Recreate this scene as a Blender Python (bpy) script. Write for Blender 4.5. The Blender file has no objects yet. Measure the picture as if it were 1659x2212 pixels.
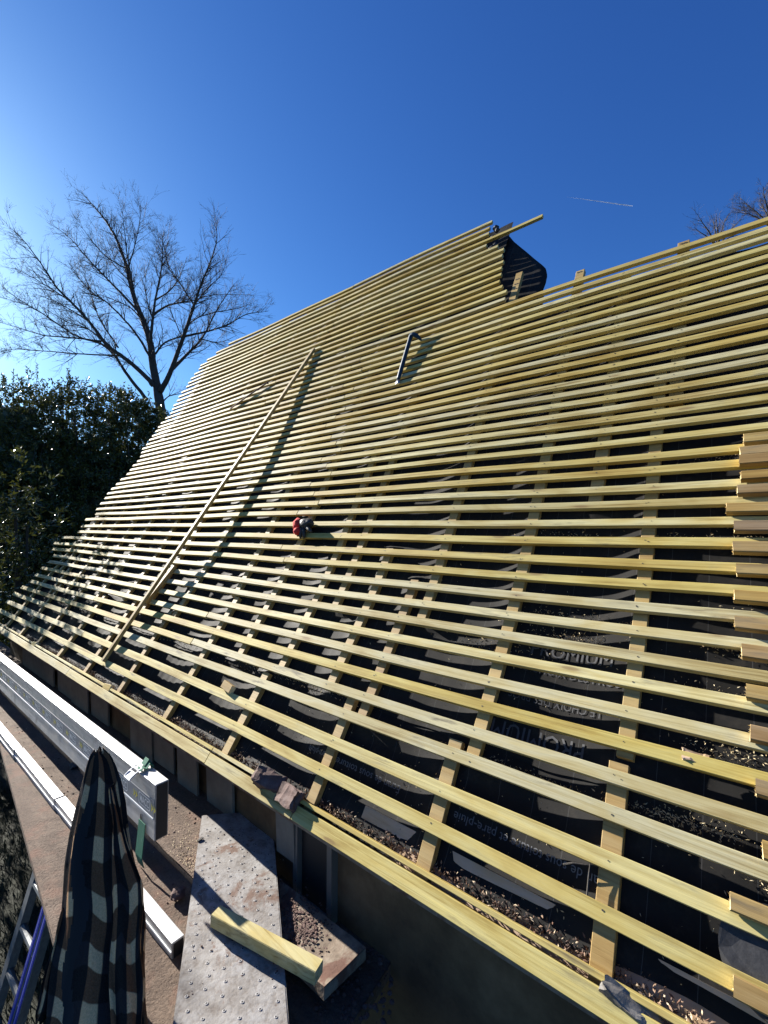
import bpy, bmesh, math, random
from mathutils import Vector, Matrix, noise
random.seed(7)
R = math.radians
U = 1.25            # metres per layout unit
ZC = 2.4            # camera height above the ground, in layout units
PX, CXP, CYP = 970.0, 829.5, 1106.0      # focal length and centre of a 1659 x 2212 picture
PITCH = math.atan(34.0 / PX)
ROT = math.atan2(-0.63412869, 0.77322752)  # the house frame: local -x runs along the eave, y goes into the roof
ED = Vector((-0.77322752, 0.63412869, 0)); ND = Vector((0.63412869, 0.77322752, 0))

sc = bpy.context.scene
# ------------------------------------------------------------------ camera
cam_d = bpy.data.cameras.new('camera'); cam = bpy.data.objects.new('camera', cam_d)
sc.collection.objects.link(cam); sc.camera = cam
cam.location = (0, 0, ZC * U)
cam.rotation_euler = (R(90) + PITCH, 0, 0)
cam_d.sensor_fit = 'VERTICAL'; cam_d.sensor_height = 36.0; cam_d.lens = 36.0 * PX / 2212.0
cam_d.clip_start = 0.05; cam_d.clip_end = 20000
# ------------------------------------------------------------------ sky and sun
SUN_E = (2.2, -0.08, 1.0)                  # towards the sun: along the eave, into the roof, up
sd = (ED * SUN_E[0] + ND * SUN_E[1] + Vector((0, 0, SUN_E[2]))).normalized()
sun_el = math.asin(sd.z); sun_az = math.atan2(sd.x, sd.y)
w = bpy.data.worlds.new('World'); sc.world = w; w.use_nodes = True
nt = w.node_tree; bg = nt.nodes['Background']
sky = nt.nodes.new('ShaderNodeTexSky'); sky.sky_type = 'NISHITA'; sky.sun_disc = False
sky.sun_elevation = sun_el; sky.sun_rotation = sun_az
sky.altitude = 300; sky.air_density = 1.0; sky.dust_density = 0.6; sky.ozone_density = 3.5
sp = nt.nodes.new('ShaderNodeSeparateColor'); cm = nt.nodes.new('ShaderNodeCombineColor')
nt.links.new(sky.outputs[0], sp.inputs[0])
for k, (gm, gn) in enumerate(((1.30, .57), (1.18, .82), (.95, 1.02))):    # a deeper, more saturated blue, as a phone renders it
    m1 = nt.nodes.new('ShaderNodeMath'); m1.operation = 'MULTIPLY'; m1.inputs[1].default_value = .119
    m2 = nt.nodes.new('ShaderNodeMath'); m2.operation = 'POWER'; m2.inputs[1].default_value = gm
    m3 = nt.nodes.new('ShaderNodeMath'); m3.operation = 'MULTIPLY'; m3.inputs[1].default_value = gn/.119
    nt.links.new(sp.outputs[k], m1.inputs[0]); nt.links.new(m1.outputs[0], m2.inputs[0]); nt.links.new(m2.outputs[0], m3.inputs[0]); nt.links.new(m3.outputs[0], cm.inputs[k])
nt.links.new(cm.outputs[0], bg.inputs[0]); bg.inputs[1].default_value = 0.05
sl = bpy.data.lights.new('sun', 'SUN'); sl.energy = 5.0; sl.angle = R(0.53); sl.color = (1.0, 0.945, 0.86)
so = bpy.data.objects.new('sun', sl); sc.collection.objects.link(so)
so.rotation_euler = sd.to_track_quat('Z', 'Y').to_euler()
so.location = (0, 0, 30)
sc.view_settings.view_transform = 'Standard'; sc.view_settings.look = 'None'
sc.view_settings.exposure = 1.65; sc.view_settings.gamma = 1.0
sc.view_settings.use_curve_mapping = False

# ------------------------------------------------------------------ helpers
KS = 1.0            # scale about the eye point, for the scaffold
def F(E, n, z): return Vector((-E * KS * U, n * KS * U, (z * KS + ZC) * U))       # house frame
MATROT = Matrix.Rotation(ROT, 4, 'Z')
def ray(px, py):
    a, b, c = px - CXP, PX, CYP - py
    return Vector((a, b * math.cos(PITCH) - c * math.sin(PITCH), b * math.sin(PITCH) + c * math.cos(PITCH)))
def at(px, py, depth):              # a world point seen at a pixel, at a forward distance in metres
    r = ray(px, py); return r * (depth / r.y) + Vector((0, 0, ZC * U))
def ray_enz(px, py):
    r = ray(px, py); return r.dot(ED), r.dot(ND), r.z
def at_z(px, py, z):
    e, n, zz = ray_enz(px, py); k = z / zz; return (e * k, n * k, z)

class MB:
    def __init__(s): s.v = []; s.f = []; s.m = []; s.uv = {}
    def add(s, verts, faces, mi=0):
        o = len(s.v); s.v.extend([Vector(p) for p in verts])
        for f in faces: s.f.append([i + o for i in f]); s.m.append(mi)
        return o
    def box(s, p, ax, ay, az, mi=0):       # corner point and three edge vectors
        p, ax, ay, az = map(Vector, (p, ax, ay, az))
        vs = [p, p+ax, p+ax+ay, p+ay, p+az, p+ax+az, p+ax+ay+az, p+ay+az]
        fs = [(0,3,2,1),(4,5,6,7),(0,1,5,4),(1,2,6,5),(2,3,7,6),(3,0,4,7)]
        if ax.cross(ay).dot(az) < 0: fs = [tuple(reversed(f)) for f in fs]
        s.add(vs, fs, mi)
    def loft(s, rings, mi=0, close=True, cap=True):
        n = len(rings[0]); o = len(s.v)
        for r in rings: s.v.extend([Vector(p) for p in r])
        for k in range(len(rings) - 1):
            for i in range(n if close else n - 1):
                j = (i + 1) % n
                s.f.append([o+k*n+i, o+k*n+j, o+(k+1)*n+j, o+(k+1)*n+i]); s.m.append(mi)
        if cap and close:
            s.f.append([o+i for i in reversed(range(n))]); s.m.append(mi)
            s.f.append([o+(len(rings)-1)*n+i for i in range(n)]); s.m.append(mi)
    def tube(s, pts, rad, sides=6, mi=0):
        pts = [Vector(p) for p in pts]; rings = []
        if not hasattr(rad, '__len__'): rad = [rad] * len(pts)
        u = None
        for i, p in enumerate(pts):
            t = (pts[min(i+1, len(pts)-1)] - pts[max(i-1, 0)])
            t = t.normalized() if t.length > 1e-9 else Vector((0,0,1))
            if u is None: u = t.orthogonal().normalized()
            else:
                u = u - t * u.dot(t); u = u.normalized() if u.length > 1e-6 else t.orthogonal().normalized()
            v = t.cross(u)
            rings.append([p + (u*math.cos(2*math.pi*k/sides) + v*math.sin(2*math.pi*k/sides))*rad[i] for k in range(sides)])
        s.loft(rings, mi)
def mesh_of(name, mb, mats, smooth=False):
    me = bpy.data.meshes.new(name); me.from_pydata([tuple(v) for v in mb.v], [], mb.f)
    for m in (mats if isinstance(mats, (list, tuple)) else [mats]): me.materials.append(m)
    me.polygons.foreach_set('material_index', mb.m)
    if smooth: me.polygons.foreach_set('use_smooth', [True] * len(mb.f))
    me.update(); return me
def tag(o, label=None, cat=None, group=None, kind=None):
    if label: o['label'] = label
    if cat: o['category'] = cat
    if group: o['group'] = group
    if kind: o['kind'] = kind
    return o
def empty(name, origin, frame=True):
    o = bpy.data.objects.new(name, None); sc.collection.objects.link(o); o.empty_display_size = 0.1
    o['_o'] = tuple(origin)
    if frame: o.location = MATROT @ Vector(origin); o.rotation_euler = (0, 0, ROT)
    else: o.location = origin
    return o
ORG = {}
def thing(name, origin, label, cat, group=None, frame=True):
    o = bpy.data.objects.new(name, None); sc.collection.objects.link(o); o.empty_display_size = 0.1
    ORG[o.name] = Vector(origin)
    o.location = (MATROT @ Vector(origin)) if frame else Vector(origin)
    if frame: o.rotation_euler = (0, 0, ROT)
    return tag(o, label, cat, group)
def obj(name, mb, mats, parent=None, origin=None, frame=True, smooth=False):
    """links a mesh built in frame coordinates; a child takes its parent's origin"""
    if origin is None:
        origin = ORG[parent.name] if parent else sum(mb.v, Vector()) / max(1, len(mb.v))
    origin = Vector(origin)
    for i in range(len(mb.v)): mb.v[i] = mb.v[i] - origin
    o = bpy.data.objects.new(name, mesh_of(name, mb, mats, smooth)); sc.collection.objects.link(o)
    if parent:
        o.parent = parent
        po = ORG[parent.name]; o.location = origin - po
    else:
        o.location = (MATROT @ origin) if frame else origin
        if frame: o.rotation_euler = (0, 0, ROT)
    ORG[o.name] = origin
    return o
def bevel(o, wdt, seg=1):
    m = o.modifiers.new('b', 'BEVEL'); m.width = wdt; m.segments = seg; m.limit_method = 'ANGLE'; m.angle_limit = R(40)

# ------------------------------------------------------------------ materials
def mat(name, col=(.5,.5,.5), rough=.7, metal=0.0, spec=None):
    m = bpy.data.materials.new(name); m.use_nodes = True
    b = m.node_tree.nodes['Principled BSDF']
    b.inputs['Base Color'].default_value = (*col, 1); b.inputs['Roughness'].default_value = rough
    b.inputs['Metallic'].default_value = metal
    if spec is not None: b.inputs['Specular IOR Level'].default_value = spec
    return m
class NT:
    def __init__(s, m): s.t = m.node_tree; s.b = s.t.nodes['Principled BSDF']
    def n(s, typ, **kw):
        x = s.t.nodes.new(typ)
        for k, v in kw.items():
            if k.startswith('i_'): 
                key = k[2:]; x.inputs[int(key) if key.isdigit() else key].default_value = v
            else: setattr(x, k, v)
        return x
    def l(s, a, b): s.t.links.new(a, b)
    def coords(s, scale, out='Object', rnd=False):
        tc = s.n('ShaderNodeTexCoord'); mp = s.n('ShaderNodeMapping'); mp.inputs['Scale'].default_value = scale
        s.l(tc.outputs[out], mp.inputs['Vector'])
        if rnd:
            oi = s.n('ShaderNodeObjectInfo'); vm = s.n('ShaderNodeVectorMath', operation='SCALE'); cb = s.n('ShaderNodeCombineXYZ')
            mul = s.n('ShaderNodeMath', operation='MULTIPLY', i_1=37.0); s.l(oi.outputs['Random'], mul.inputs[0])
            for k in range(3): s.l(mul.outputs[0], cb.inputs[k])
            s.l(cb.outputs[0], mp.inputs['Location'])
        return mp.outputs[0]
    def noise(s, vec, scale=5., detail=4., rough=.55, dist=0.):
        x = s.n('ShaderNodeTexNoise'); x.inputs['Scale'].default_value = scale; x.inputs['Detail'].default_value = detail
        x.inputs['Roughness'].default_value = rough; x.inputs['Distortion'].default_value = dist
        s.l(vec, x.inputs['Vector']); return x.outputs['Fac']
    def ramp(s, fac, stops, interp='LINEAR'):
        r = s.n('ShaderNodeValToRGB'); el = r.color_ramp.elements; r.color_ramp.interpolation = interp
        while len(el) < len(stops): el.new(0.5)
        for e, (p, c) in zip(el, stops): e.position = p; e.color = (*c, 1) if len(c) == 3 else c
        s.l(fac, r.inputs[0]); return r.outputs[0]
    def mix(s, fac, a, b, mode='MIX'):
        x = s.n('ShaderNodeMix', data_type='RGBA', blend_type=mode)
        for sock, val in ((x.inputs['Factor'], fac), (x.inputs['A'], a), (x.inputs['B'], b)):
            if hasattr(val, 'is_output'): s.l(val, sock)
            elif isinstance(val, (int, float)): sock.default_value = val
            else: sock.default_value = (*val, 1)
        return x.outputs['Result']
    def bump(s, h, strength=.3, dist=.01):
        b = s.n('ShaderNodeBump'); b.inputs['Strength'].default_value = strength; b.inputs['Distance'].default_value = dist
        s.l(h, b.inputs['Height']); s.l(b.outputs[0], s.b.inputs['Normal'])
    def base(s, c): s.l(c, s.b.inputs['Base Color'])
    def val(s, c, name): s.l(c, s.b.inputs[name])

def wood_mat(name, palette, grain=0.5, rough=.62, yband=(.016,.016), dirt=.35, spec=.4):
    m = mat(name, rough=rough, spec=spec); t = NT(m)
    v = t.coords((1.2, 60, 60), rnd=True); g = t.noise(v, 1.0, 6, .65, .9)
    v2 = t.coords((2.6, 11, 11), rnd=True); big = t.noise(v2, 1.0, 4, .6, .5)
    oi = t.n('ShaderNodeObjectInfo')
    pal = t.ramp(oi.outputs['Random'], palette, 'LINEAR')
    gr = t.ramp(g, [(.30, (.40,.32,.20)), (.42, (.82,.77,.66)), (.52, (1,1,1)), (.70, (1.18,1.15,1.08))])
    c = t.mix(grain, pal, gr, 'MULTIPLY')
    warm = t.ramp(big, [(.3, (.66,.54,.30)), (.45, (.93,.86,.68)), (.56, (1,1,1)), (.72, (1.12,1.10,1.0))])
    c = t.mix(.85, c, warm, 'MULTIPLY')
    # knots and blue-black stain marks
    v3 = t.coords((3.1, 15, 15), rnd=True)
    vo = t.n('ShaderNodeTexVoronoi'); vo.inputs['Scale'].default_value = 1.0; t.l(v3, vo.inputs['Vector'])
    kn = t.ramp(vo.outputs['Distance'], [(.0, (1,1,1)), (.08, (.85,.85,.85)), (.12, (.3,.3,.3)), (.22, (0,0,0))])
    v4 = t.coords((5, 40, 40), rnd=True); st = t.noise(v4, 1.0, 5, .65)
    sel = t.ramp(big, [(.50, (0,0,0)), (.62, (1,1,1))])
    stn = t.ramp(st, [(.53, (0,0,0)), (.66, (1,1,1))])
    sm = t.mix(1.0, stn, sel, 'MULTIPLY')
    c = t.mix(t.mix(dirt, (0,0,0), sm), c, (.10,.085,.06))
    c = t.mix(t.mix(.75, (0,0,0), kn), c, (.16,.095,.04))
    t.base(c)
    t.bump(g, .35, .004)
    return m
YEL = [(0.0, (.46,.40,.18)), (.2, (.50,.455,.25)), (.38, (.43,.36,.12)), (.55, (.49,.445,.26)), (.68, (.41,.375,.23)), (.8, (.46,.385,.14)), (1.0, (.42,.335,.12))]
M_batten = wood_mat('treated_pine', YEL, .85, .68, dirt=.75, spec=.22)
M_counter = wood_mat('counter_pine', [(0, (.30,.215,.085)), (.5, (.36,.265,.11)), (1, (.27,.175,.065))], .6)
M_old = wood_mat('weathered_pine', [(0, (.25,.17,.09)), (.35, (.36,.25,.07)), (.7, (.20,.14,.09)), (1, (.36,.26,.085))], .7, .7, dirt=.6)
M_cut = mat('fresh_cut_end', (.78,.62,.33), .8); t = NT(M_cut); v = t.coords((90,90,90)); g = t.noise(v, 1, 4); t.base(t.ramp(g, [(.3, (.55,.38,.16)), (.6, (.82,.66,.36))])); t.bump(g, .8, .01)
M_nail = mat('nail_hole', (.03,.025,.02), .6)
M_pink = wood_mat('planed_board', [(0, (.47,.35,.255)), (1, (.48,.35,.25))], .25, .6, dirt=.2)

M_felt = mat('underlay_felt', (.03,.03,.032), .7, spec=.15); t = NT(M_felt)
v = t.coords((1,1,1)); n1 = t.noise(v, 3.2, 4, .6); n2 = t.noise(v, 900, 2, .5)
c = t.ramp(n1, [(.3, (.009,.0085,.008)), (.7, (.018,.0172,.0162))])
tc = t.n('ShaderNodeTexCoord'); sx = t.n('ShaderNodeSeparateXYZ'); t.l(tc.outputs['Object'], sx.inputs[0])
def line(out, per, wd):
    a = t.n('ShaderNodeMath', operation='DIVIDE', i_1=per); t.l(out, a.inputs[0])
    b = t.n('ShaderNodeMath', operation='FRACT'); t.l(a.outputs[0], b.inputs[0])
    d = t.n('ShaderNodeMath', operation='LESS_THAN', i_1=wd/per); t.l(b.outputs[0], d.inputs[0]); return d.outputs[0]
ln = line(sx.outputs[0], .115, .0016)
c = t.mix(ln, c, (.05,.05,.05))
dust = t.noise(t.coords((1,1,1)), 14, 6, .75); dm = t.ramp(dust, [(.52, (0,0,0)), (.72, (1,1,1))])
c = t.mix(t.mix(.14, (0,0,0), dm), c, (.12,.10,.075))
t.base(c); t.bump(n2, .25, .001)
rr = t.ramp(n1, [(.3, (.62,.62,.62)), (.7, (.80,.80,.80))]); t.val(rr, 'Roughness')
M_print = mat('pale_print', (.095,.10,.11), .6)
M_printdk = mat('dull_print', (.045,.046,.052), .6)

def noisy(name, stops, scale=6., rough=.8, bump=.4, bd=.01, coords='Object', det=6, spec=None, metal=0.):
    m = mat(name, rough=rough, spec=spec, metal=metal); t = NT(m); v = t.coords((1,1,1), coords)
    n = t.noise(v, scale, det, .65); t.base(t.ramp(n, stops)); t.bump(n, bump, bd); return m
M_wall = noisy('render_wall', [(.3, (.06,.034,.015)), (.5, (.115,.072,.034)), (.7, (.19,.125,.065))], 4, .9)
M_board = noisy('slate_board', [(.3, (.10,.10,.09)), (.7, (.16,.16,.145))], 9, .75, .2)
M_dark = mat('dark_opening', (.012,.012,.014), .6)
M_frame = mat('grey_frame', (.12,.115,.105), .5)
M_ground = noisy('ground_soil', [(.3, (.008,.009,.005)), (.55, (.014,.018,.008)), (.75, (.026,.024,.013))], 5, .95, .6, .05)
M_grass = noisy('grass_blade', [(.3, (.012,.02,.006)), (.7, (.03,.036,.012))], 8, .7, 0)
# deck: dusty brown board
M_deck = mat('dusty_deck', rough=.92); t = NT(M_deck)
n1 = t.noise(t.coords((3,14,8)), 1, 6, .65); n2 = t.noise(t.coords((1,1,1)), 90, 5, .7); n3 = t.noise(t.coords((1,1,1)), 9, 5, .6)
c = t.ramp(n1, [(.3, (.075,.048,.032)), (.55, (.12,.083,.059)), (.75, (.16,.117,.087))])
c = t.mix(.6, c, t.ramp(n2, [(.34, (.40,.33,.28)), (.5, (1,1,1)), (.7, (1.25,1.2,1.1))]), 'MULTIPLY')
c = t.mix(t.ramp(n3, [(.52, (0,0,0)), (.68, (.55,.55,.55))]), c, (.17,.085,.055))
t.base(c); t.bump(n2, .7, .012)
# dirty perforated steel plank
M_steel = mat('dirty_zinc', rough=.55, metal=.0, spec=.5); t = NT(M_steel)
a = t.noise(t.coords((1,1,1)), 12, 7, .68); b_ = t.noise(t.coords((1,1,1)), 5, 7, .7, .5); d_ = t.noise(t.coords((1,1,1)), 60, 4, .6)
c = t.ramp(a, [(.30, (.15,.127,.108)), (.5, (.25,.234,.218)), (.68, (.36,.35,.338))])
c = t.mix(.55, c, t.ramp(d_, [(.33, (.55,.48,.42)), (.5, (1,1,1))]), 'MULTIPLY')
c = t.mix(t.ramp(b_, [(.56, (0,0,0)), (.62, (.9,.9,.9))]), c, (.135,.075,.05))
t.base(c); t.val(t.ramp(a, [(.3, (.8,.8,.8)), (.7, (.48,.48,.48))]), 'Roughness'); t.bump(d_, .4, .004)
def alu(name, base, rough, sc_=(2,60,60)):
    m = mat(name, base, rough, .75); t = NT(m); n = t.noise(t.coords(sc_), 1, 4, .6); n2 = t.noise(t.coords((1,1,1)), 10, 6, .7)
    c = t.ramp(n, [(.3, tuple(x*.78 for x in base)), (.7, tuple(min(1, x*1.15) for x in base))])
    c = t.mix(t.ramp(n2, [(.55, (0,0,0)), (.7, (.6,.6,.6))]), c, (.22,.19,.16))
    t.base(c); t.val(t.ramp(n2, [(.3, (rough*.8,)*3), (.7, (min(1, rough*1.4),)*3)]), 'Roughness'); t.bump(n, .12, .002); return m
M_alu = alu('aluminium', (.43,.435,.44), .5)
M_alushade = alu('shaded_aluminium', (.17,.18,.185), .6)  # darker copy of the aluminium, with the ladder's shade put into its colour
M_grey = mat('grey_sticker', (.16,.18,.20), .5)
M_white = mat('white_print', (.62,.64,.64), .5)
M_yellow = mat('yellow_print', (.60,.52,.03), .5)
M_green = noisy('green_webbing', [(.4, (.008,.10,.06)), (.6, (.012,.15,.085))], 250, .8, .5, .003)
M_rim = mat('worn_rim', (.30,.29,.285), .6)
M_buckle = mat('zinc_buckle', (.6,.6,.6), .5, .35)
M_blue = mat('blue_tape', (.012,.02,.28), .5)
M_bluewhite = mat('tape_lettering', (.35,.38,.62), .5)
M_crow = noisy('blue_enamel', [(.3, (.006,.022,.045)), (.7, (.010,.040,.07))], 30, .5, .1, .002, spec=.3)
M_bare = mat('bare_steel', (.45,.46,.48), .35, .9)
M_red = noisy('red_knit', [(.35, (.42,.012,.015)), (.65, (.60,.03,.03))], 200, .9, .5, .004)
M_blackrub = noisy('black_rubber', [(.35, (.012,.012,.013)), (.65, (.03,.03,.032))], 60, .6, .3, .003)
M_rust = noisy('rusty_iron', [(.35, (.05,.02,.013)), (.65, (.11,.045,.028))], 60, .8, .4, .003)
M_tile = noisy('old_clay_tile', [(.3, (.05,.027,.021)), (.55, (.10,.057,.047)), (.75, (.16,.122,.11))], 14, .85, .6, .01)
M_slate = noisy('slate_shard', [(.3, (.09,.08,.07)), (.7, (.21,.195,.175))], 14, .7, .3, .01)
M_wht = mat('white_shard', (.75,.74,.70), .6)
M_litter = mat('leaf_litter', rough=.9); t = NT(M_litter); gi = t.n('ShaderNodeNewGeometry')
t.base(t.ramp(gi.outputs['Random Per Island'], [(0, (.05,.03,.02)), (.3, (.11,.055,.035)), (.5, (.20,.13,.085)), (.7, (.07,.045,.035)), (.85, (.40,.32,.22)), (1, (.24,.10,.06))], 'CONSTANT'))
M_dust = mat('wood_shavings', rough=.9); t = NT(M_dust); gi = t.n('ShaderNodeNewGeometry')
t.base(t.ramp(gi.outputs['Random Per Island'], [(0, (.42,.33,.18)), (.5, (.62,.53,.35)), (1, (.34,.24,.12))]))
M_bark = noisy('tree_bark', [(.3, (.028,.024,.02)), (.7, (.065,.056,.046))], 9, .9, .6, .02)
M_twig = mat('tree_twig', (.075,.060,.050), .85)
M_leaf = mat('laurel_leaf', rough=.26, spec=.5); t = NT(M_leaf); gi = t.n('ShaderNodeNewGeometry')
t.base(t.ramp(gi.outputs['Random Per Island'], [(0, (.020,.029,.008)), (.5, (.038,.052,.012)), (.85, (.072,.080,.016)), (1, (.11,.09,.02))]))
tl_ = t.n('ShaderNodeBsdfTranslucent'); tl_.inputs[0].default_value = (.10, .11, .02, 1); ms_ = t.n('ShaderNodeMixShader'); ms_.inputs[0].default_value = .13
out_ = t.t.nodes['Material Output']; t.l(t.b.outputs[0], ms_.inputs[1]); t.l(tl_.outputs[0], ms_.inputs[2]); t.l(ms_.outputs[0], out_.inputs['Surface'])
M_cloud = mat('ice_trail', (.9,.92,.95), 1.0); M_cloud.node_tree.nodes['Principled BSDF'].inputs['Alpha'].default_value = .55
M_timber = mat('old_timber', rough=.9); t = NT(M_timber)
n1 = t.noise(t.coords((1,1,1)), 16, 6, .65); n2 = t.noise(t.coords((1,1,1)), 6.5, 5, .6, .4)
c = t.ramp(n1, [(.3, (.11,.08,.055)), (.5, (.20,.155,.115)), (.7, (.27,.23,.18))])
c = t.mix(t.ramp(n2, [(.54, (0,0,0)), (.60, (.8,.8,.8))]), c, (.11,.045,.03)); t.base(c); t.bump(n1, .5, .01)
# checked fleece: checks follow the cloth through its UV map
M_cloth = mat('checked_fleece', rough=.95, spec=.2); t = NT(M_cloth)
tc = t.n('ShaderNodeTexCoord'); sx = t.n('ShaderNodeSeparateXYZ'); t.l(tc.outputs['UV'], sx.inputs[0])
def stripe(o):
    b = t.n('ShaderNodeMath', operation='FRACT'); t.l(o, b.inputs[0])
    return t.ramp(b.outputs[0], [(0, (0,0,0)), (.55, (0,0,0)), (.58, (1,1,1)), (.97, (1,1,1)), (1, (0,0,0))])
su, sv = stripe(sx.outputs[0]), stripe(sx.outputs[1])
nz = t.noise(t.coords((1,1,1), 'Object'), 260, 3, .7)
cream = t.ramp(nz, [(.35, (.62,.36,.17)), (.65, (.88,.52,.26))]); brown = t.ramp(nz, [(.35, (.135,.058,.026)), (.65, (.21,.095,.045))]); blk = t.ramp(nz, [(.35, (.010,.008,.007)), (.65, (.020,.017,.015))])
c = t.mix(su, t.mix(sv, blk, (.030,.024,.024)), t.mix(sv, brown, cream)); t.base(c); t.bump(nz, .8, .006)
M_lining = mat('dark_lining', (.014,.012,.012), .9)
M_pole = alu('galvanised_pole', (.45,.46,.47), .5)

# ------------------------------------------------------------------ roof profile (layout units)
P0 = [(.985,-.895),(1.18,-.63),(1.36,-.39),(1.45,-.27),(1.57,-.08),(1.70,.15),(1.84,.40),(2.686,2.024)]
_s = [0.0]
for a, b in zip(P0, P0[1:]): _s.append(_s[-1] + math.hypot(b[0]-a[0], b[1]-a[1]))
def raw(s):
    i = 0
    while i < len(P0) - 2 and s > _s[i+1]: i += 1
    k = (s - _s[i]) / (_s[i+1] - _s[i])
    return (P0[i][0] + k*(P0[i+1][0]-P0[i][0]), P0[i][1] + k*(P0[i+1][1]-P0[i][1]))
def prof(s):
    q = [raw(s + d) for d in (-.09,-.06,-.03,0,.03,.06,.09)] if s > .1 else [raw(s)]
    return (sum(a for a, _ in q)/len(q), sum(b for _, b in q)/len(q))
def tang(s):
    a, b = prof(s-.05), prof(s+.05); d = math.hypot(b[0]-a[0], b[1]-a[1]); return ((b[0]-a[0])/d, (b[1]-a[1])/d)
TB, TC, WB = .0195, .0225, .0315
def RP(E, s, h=0.0):                # a point on the roof: along the eave, up the slope, height over the batten tops
    n, z = prof(s); t_ = tang(s); und = .0035*math.sin(E*2.1+s*3) + .0025*math.sin(E*4.7+1+s*1.3)
    h = h + und
    return F(E, n - t_[1]*h, z + t_[0]*h)
def on_roof(px, py, h=0.0):         # pixel -> (E, s) on the surface at height h
    e, n, z = ray_enz(px, py); lo, hi = -.1, 3.45
    best = None
    def g(s):
        a, b = prof(s); t_ = tang(s); return (b + t_[0]*h) - z/n*(a - t_[1]*h)
    for _ in range(50):
        mid = (lo+hi)/2
        if g(mid) < 0: lo = mid
        else: hi = mid
    s = (lo+hi)/2; a, b = prof(s); t_ = tang(s)
    return e/n*(a - t_[1]*h), s

house = thing('house', F(2.5, 1.6, -ZC), 'house being reroofed, steep slope of pale yellow battens over black underlay', 'house')
ROWS = [0.105,0.2,0.291,0.369,0.449,0.526,0.604,0.681,0.757,0.83,0.9,0.973,1.048,1.121,1.193,1.256,1.32,1.385,1.454,1.513,1.5684,1.6238,1.6792,1.7346,1.7901,1.8455,1.9009,1.9563,2.0117,2.0671,2.1225,2.1779,2.2334,2.2888,2.3442,2.3996,2.455,2.5165,2.5781,2.6396,2.7011,2.7627,2.8242,2.8857,2.9473,3.0088,3.0703,3.1319,3.1934,3.2549,3.3165,3.378]
LEFT = [(0.0,5.95),(.112,5.78),(.192,5.83),(.261,5.79),(.336,5.74),(.405,5.69),(.48,5.54),(.546,5.64),(.616,5.61),(.689,5.60),(.751,5.59),(.828,5.80),(.895,5.92),(.967,5.87),(1.04,5.36),(1.18,5.47),(1.25,5.24),(1.32,5.30),(1.457,5.29),(1.53,5.26),(1.664,5.21),(1.738,5.09),(1.852,5.05),(1.967,5.02),(2.117,5.07),(2.304,5.03),(2.411,4.98),(2.504,4.92),(2.644,4.94),(2.795,4.915),(2.995,4.89),(3.049,4.88),(3.199,4.83),(3.293,4.68),(3.383,4.38)]
RIGHT = {2.5165: 1.02, 2.5781: 1.023, 2.6396: 1.06, 2.7011: 1.09, 2.7627: 1.093, 2.8242: 1.103, 2.8857: 1.104, 2.9473: 1.125, 3.0088: 1.128, 3.0703: 1.179, 3.1319: 1.269, 3.1934: 0.92, 3.2549: 1.278, 3.3165: 1.286, 3.378: 1.282}
def left_end(s):
    for (a, ea), (b, eb) in zip(LEFT, LEFT[1:]):
        if a <= s <= b: return ea + (eb-ea)*(s-a)/(b-a)
    return LEFT[-1][1]
# counter battens: E, s from, s to
CBS = [(.262,-.012,.405),(.256,.42,1.78),(.698,-.012,.335),(.638,.29,2.56),(1.142,-.012,.365),(1.075,.30,.86),(.985,.70,2.74),(.425,1.2,2.40),(.203,1.62,2.515),
       (1.652,-.012,.345),(1.59,.36,1.62),(1.27,.36,1.0),(1.45,.70,3.34),(1.90,.38,3.34),(2.18,-.012,.66),(2.22,.66,3.34),(2.72,-.012,.50),(2.66,.47,3.34),
       (3.25,-.012,.52),(3.08,.44,3.34),(3.45,.5,3.34),(3.78,-.012,.50),(3.90,.45,3.34),(4.30,-.012,.52),(4.25,.5,3.34),(4.83,-.012,.5),(4.62,.45,3.30),(4.95,.4,2.2),(5.32,-.012,.95),(5.15,.6,1.6)]
def wb_at(s): return .035 if s < .25 else (.035 - (s-.25)/.4*.0065 if s < .65 else (.0282 if s < 1.1 else max(.0240, .0282 - (s-1.1)*.0040)))
def batten_mb(E0, E1, s, wd=WB, th=TB, h=0.0, amp=.0016, seed=0, nails=True, skew=0.0, taper_end=0.0):
    rnd = random.Random(seed); mb = MB(); L = abs(E1-E0); k = max(3, int(L/.11)); rings = []
    ph = rnd.random()*6; am = amp*(.4+rnd.random()); am2 = amp*.5*rnd.random()
    c = .0013
    for i in range(k+1):
        f = i/k; E = E0 + (E1-E0)*f
        ss = s + am*math.sin(ph+E*1.7) + am2*math.sin(E*5.3+ph*2) + skew*(f-.5)
        hh = h + .3*am*math.sin(E*3.1+ph)
        w2 = wd/2; 
        prof8 = [(-w2+c,-th),(w2-c,-th),(w2,-th+c),(w2,-c),(w2-c,0),(-w2+c,0),(-w2,-c),(-w2,-th+c)]
        rings.append([RP(E, ss+a, hh+b) if False else _bp(E, ss, a, hh+b) for a, b in prof8])
    if E0 < E1: rings.reverse()
    mb.loft(rings)
    if nails:
        for (Ec, sa, sb) in CBS:
            if sa < s < sb and min(E0,E1)+.01 < Ec < max(E0,E1)-.01:
                for q in range(rnd.choice([1,1,2])):
                    a0 = rnd.uniform(-.006,.006); Ee = Ec + rnd.uniform(-.010,.010); r = rnd.uniform(.0012,.0021)
                    ss = s + am*math.sin(ph+Ee*1.7) + am2*math.sin(Ee*5.3+ph*2) + skew*((Ee-E0)/(E1-E0)-.5)
                    hh = h + .3*am*math.sin(Ee*3.1+ph) + .0008
                    mb.add([_bp(Ee + r*1.3*math.cos(j*math.pi/3), ss, a0 + r*math.sin(j*math.pi/3), hh) for j in range(6)][::-1], [(0,1,2,3,4,5)], 1)
    return mb
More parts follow.
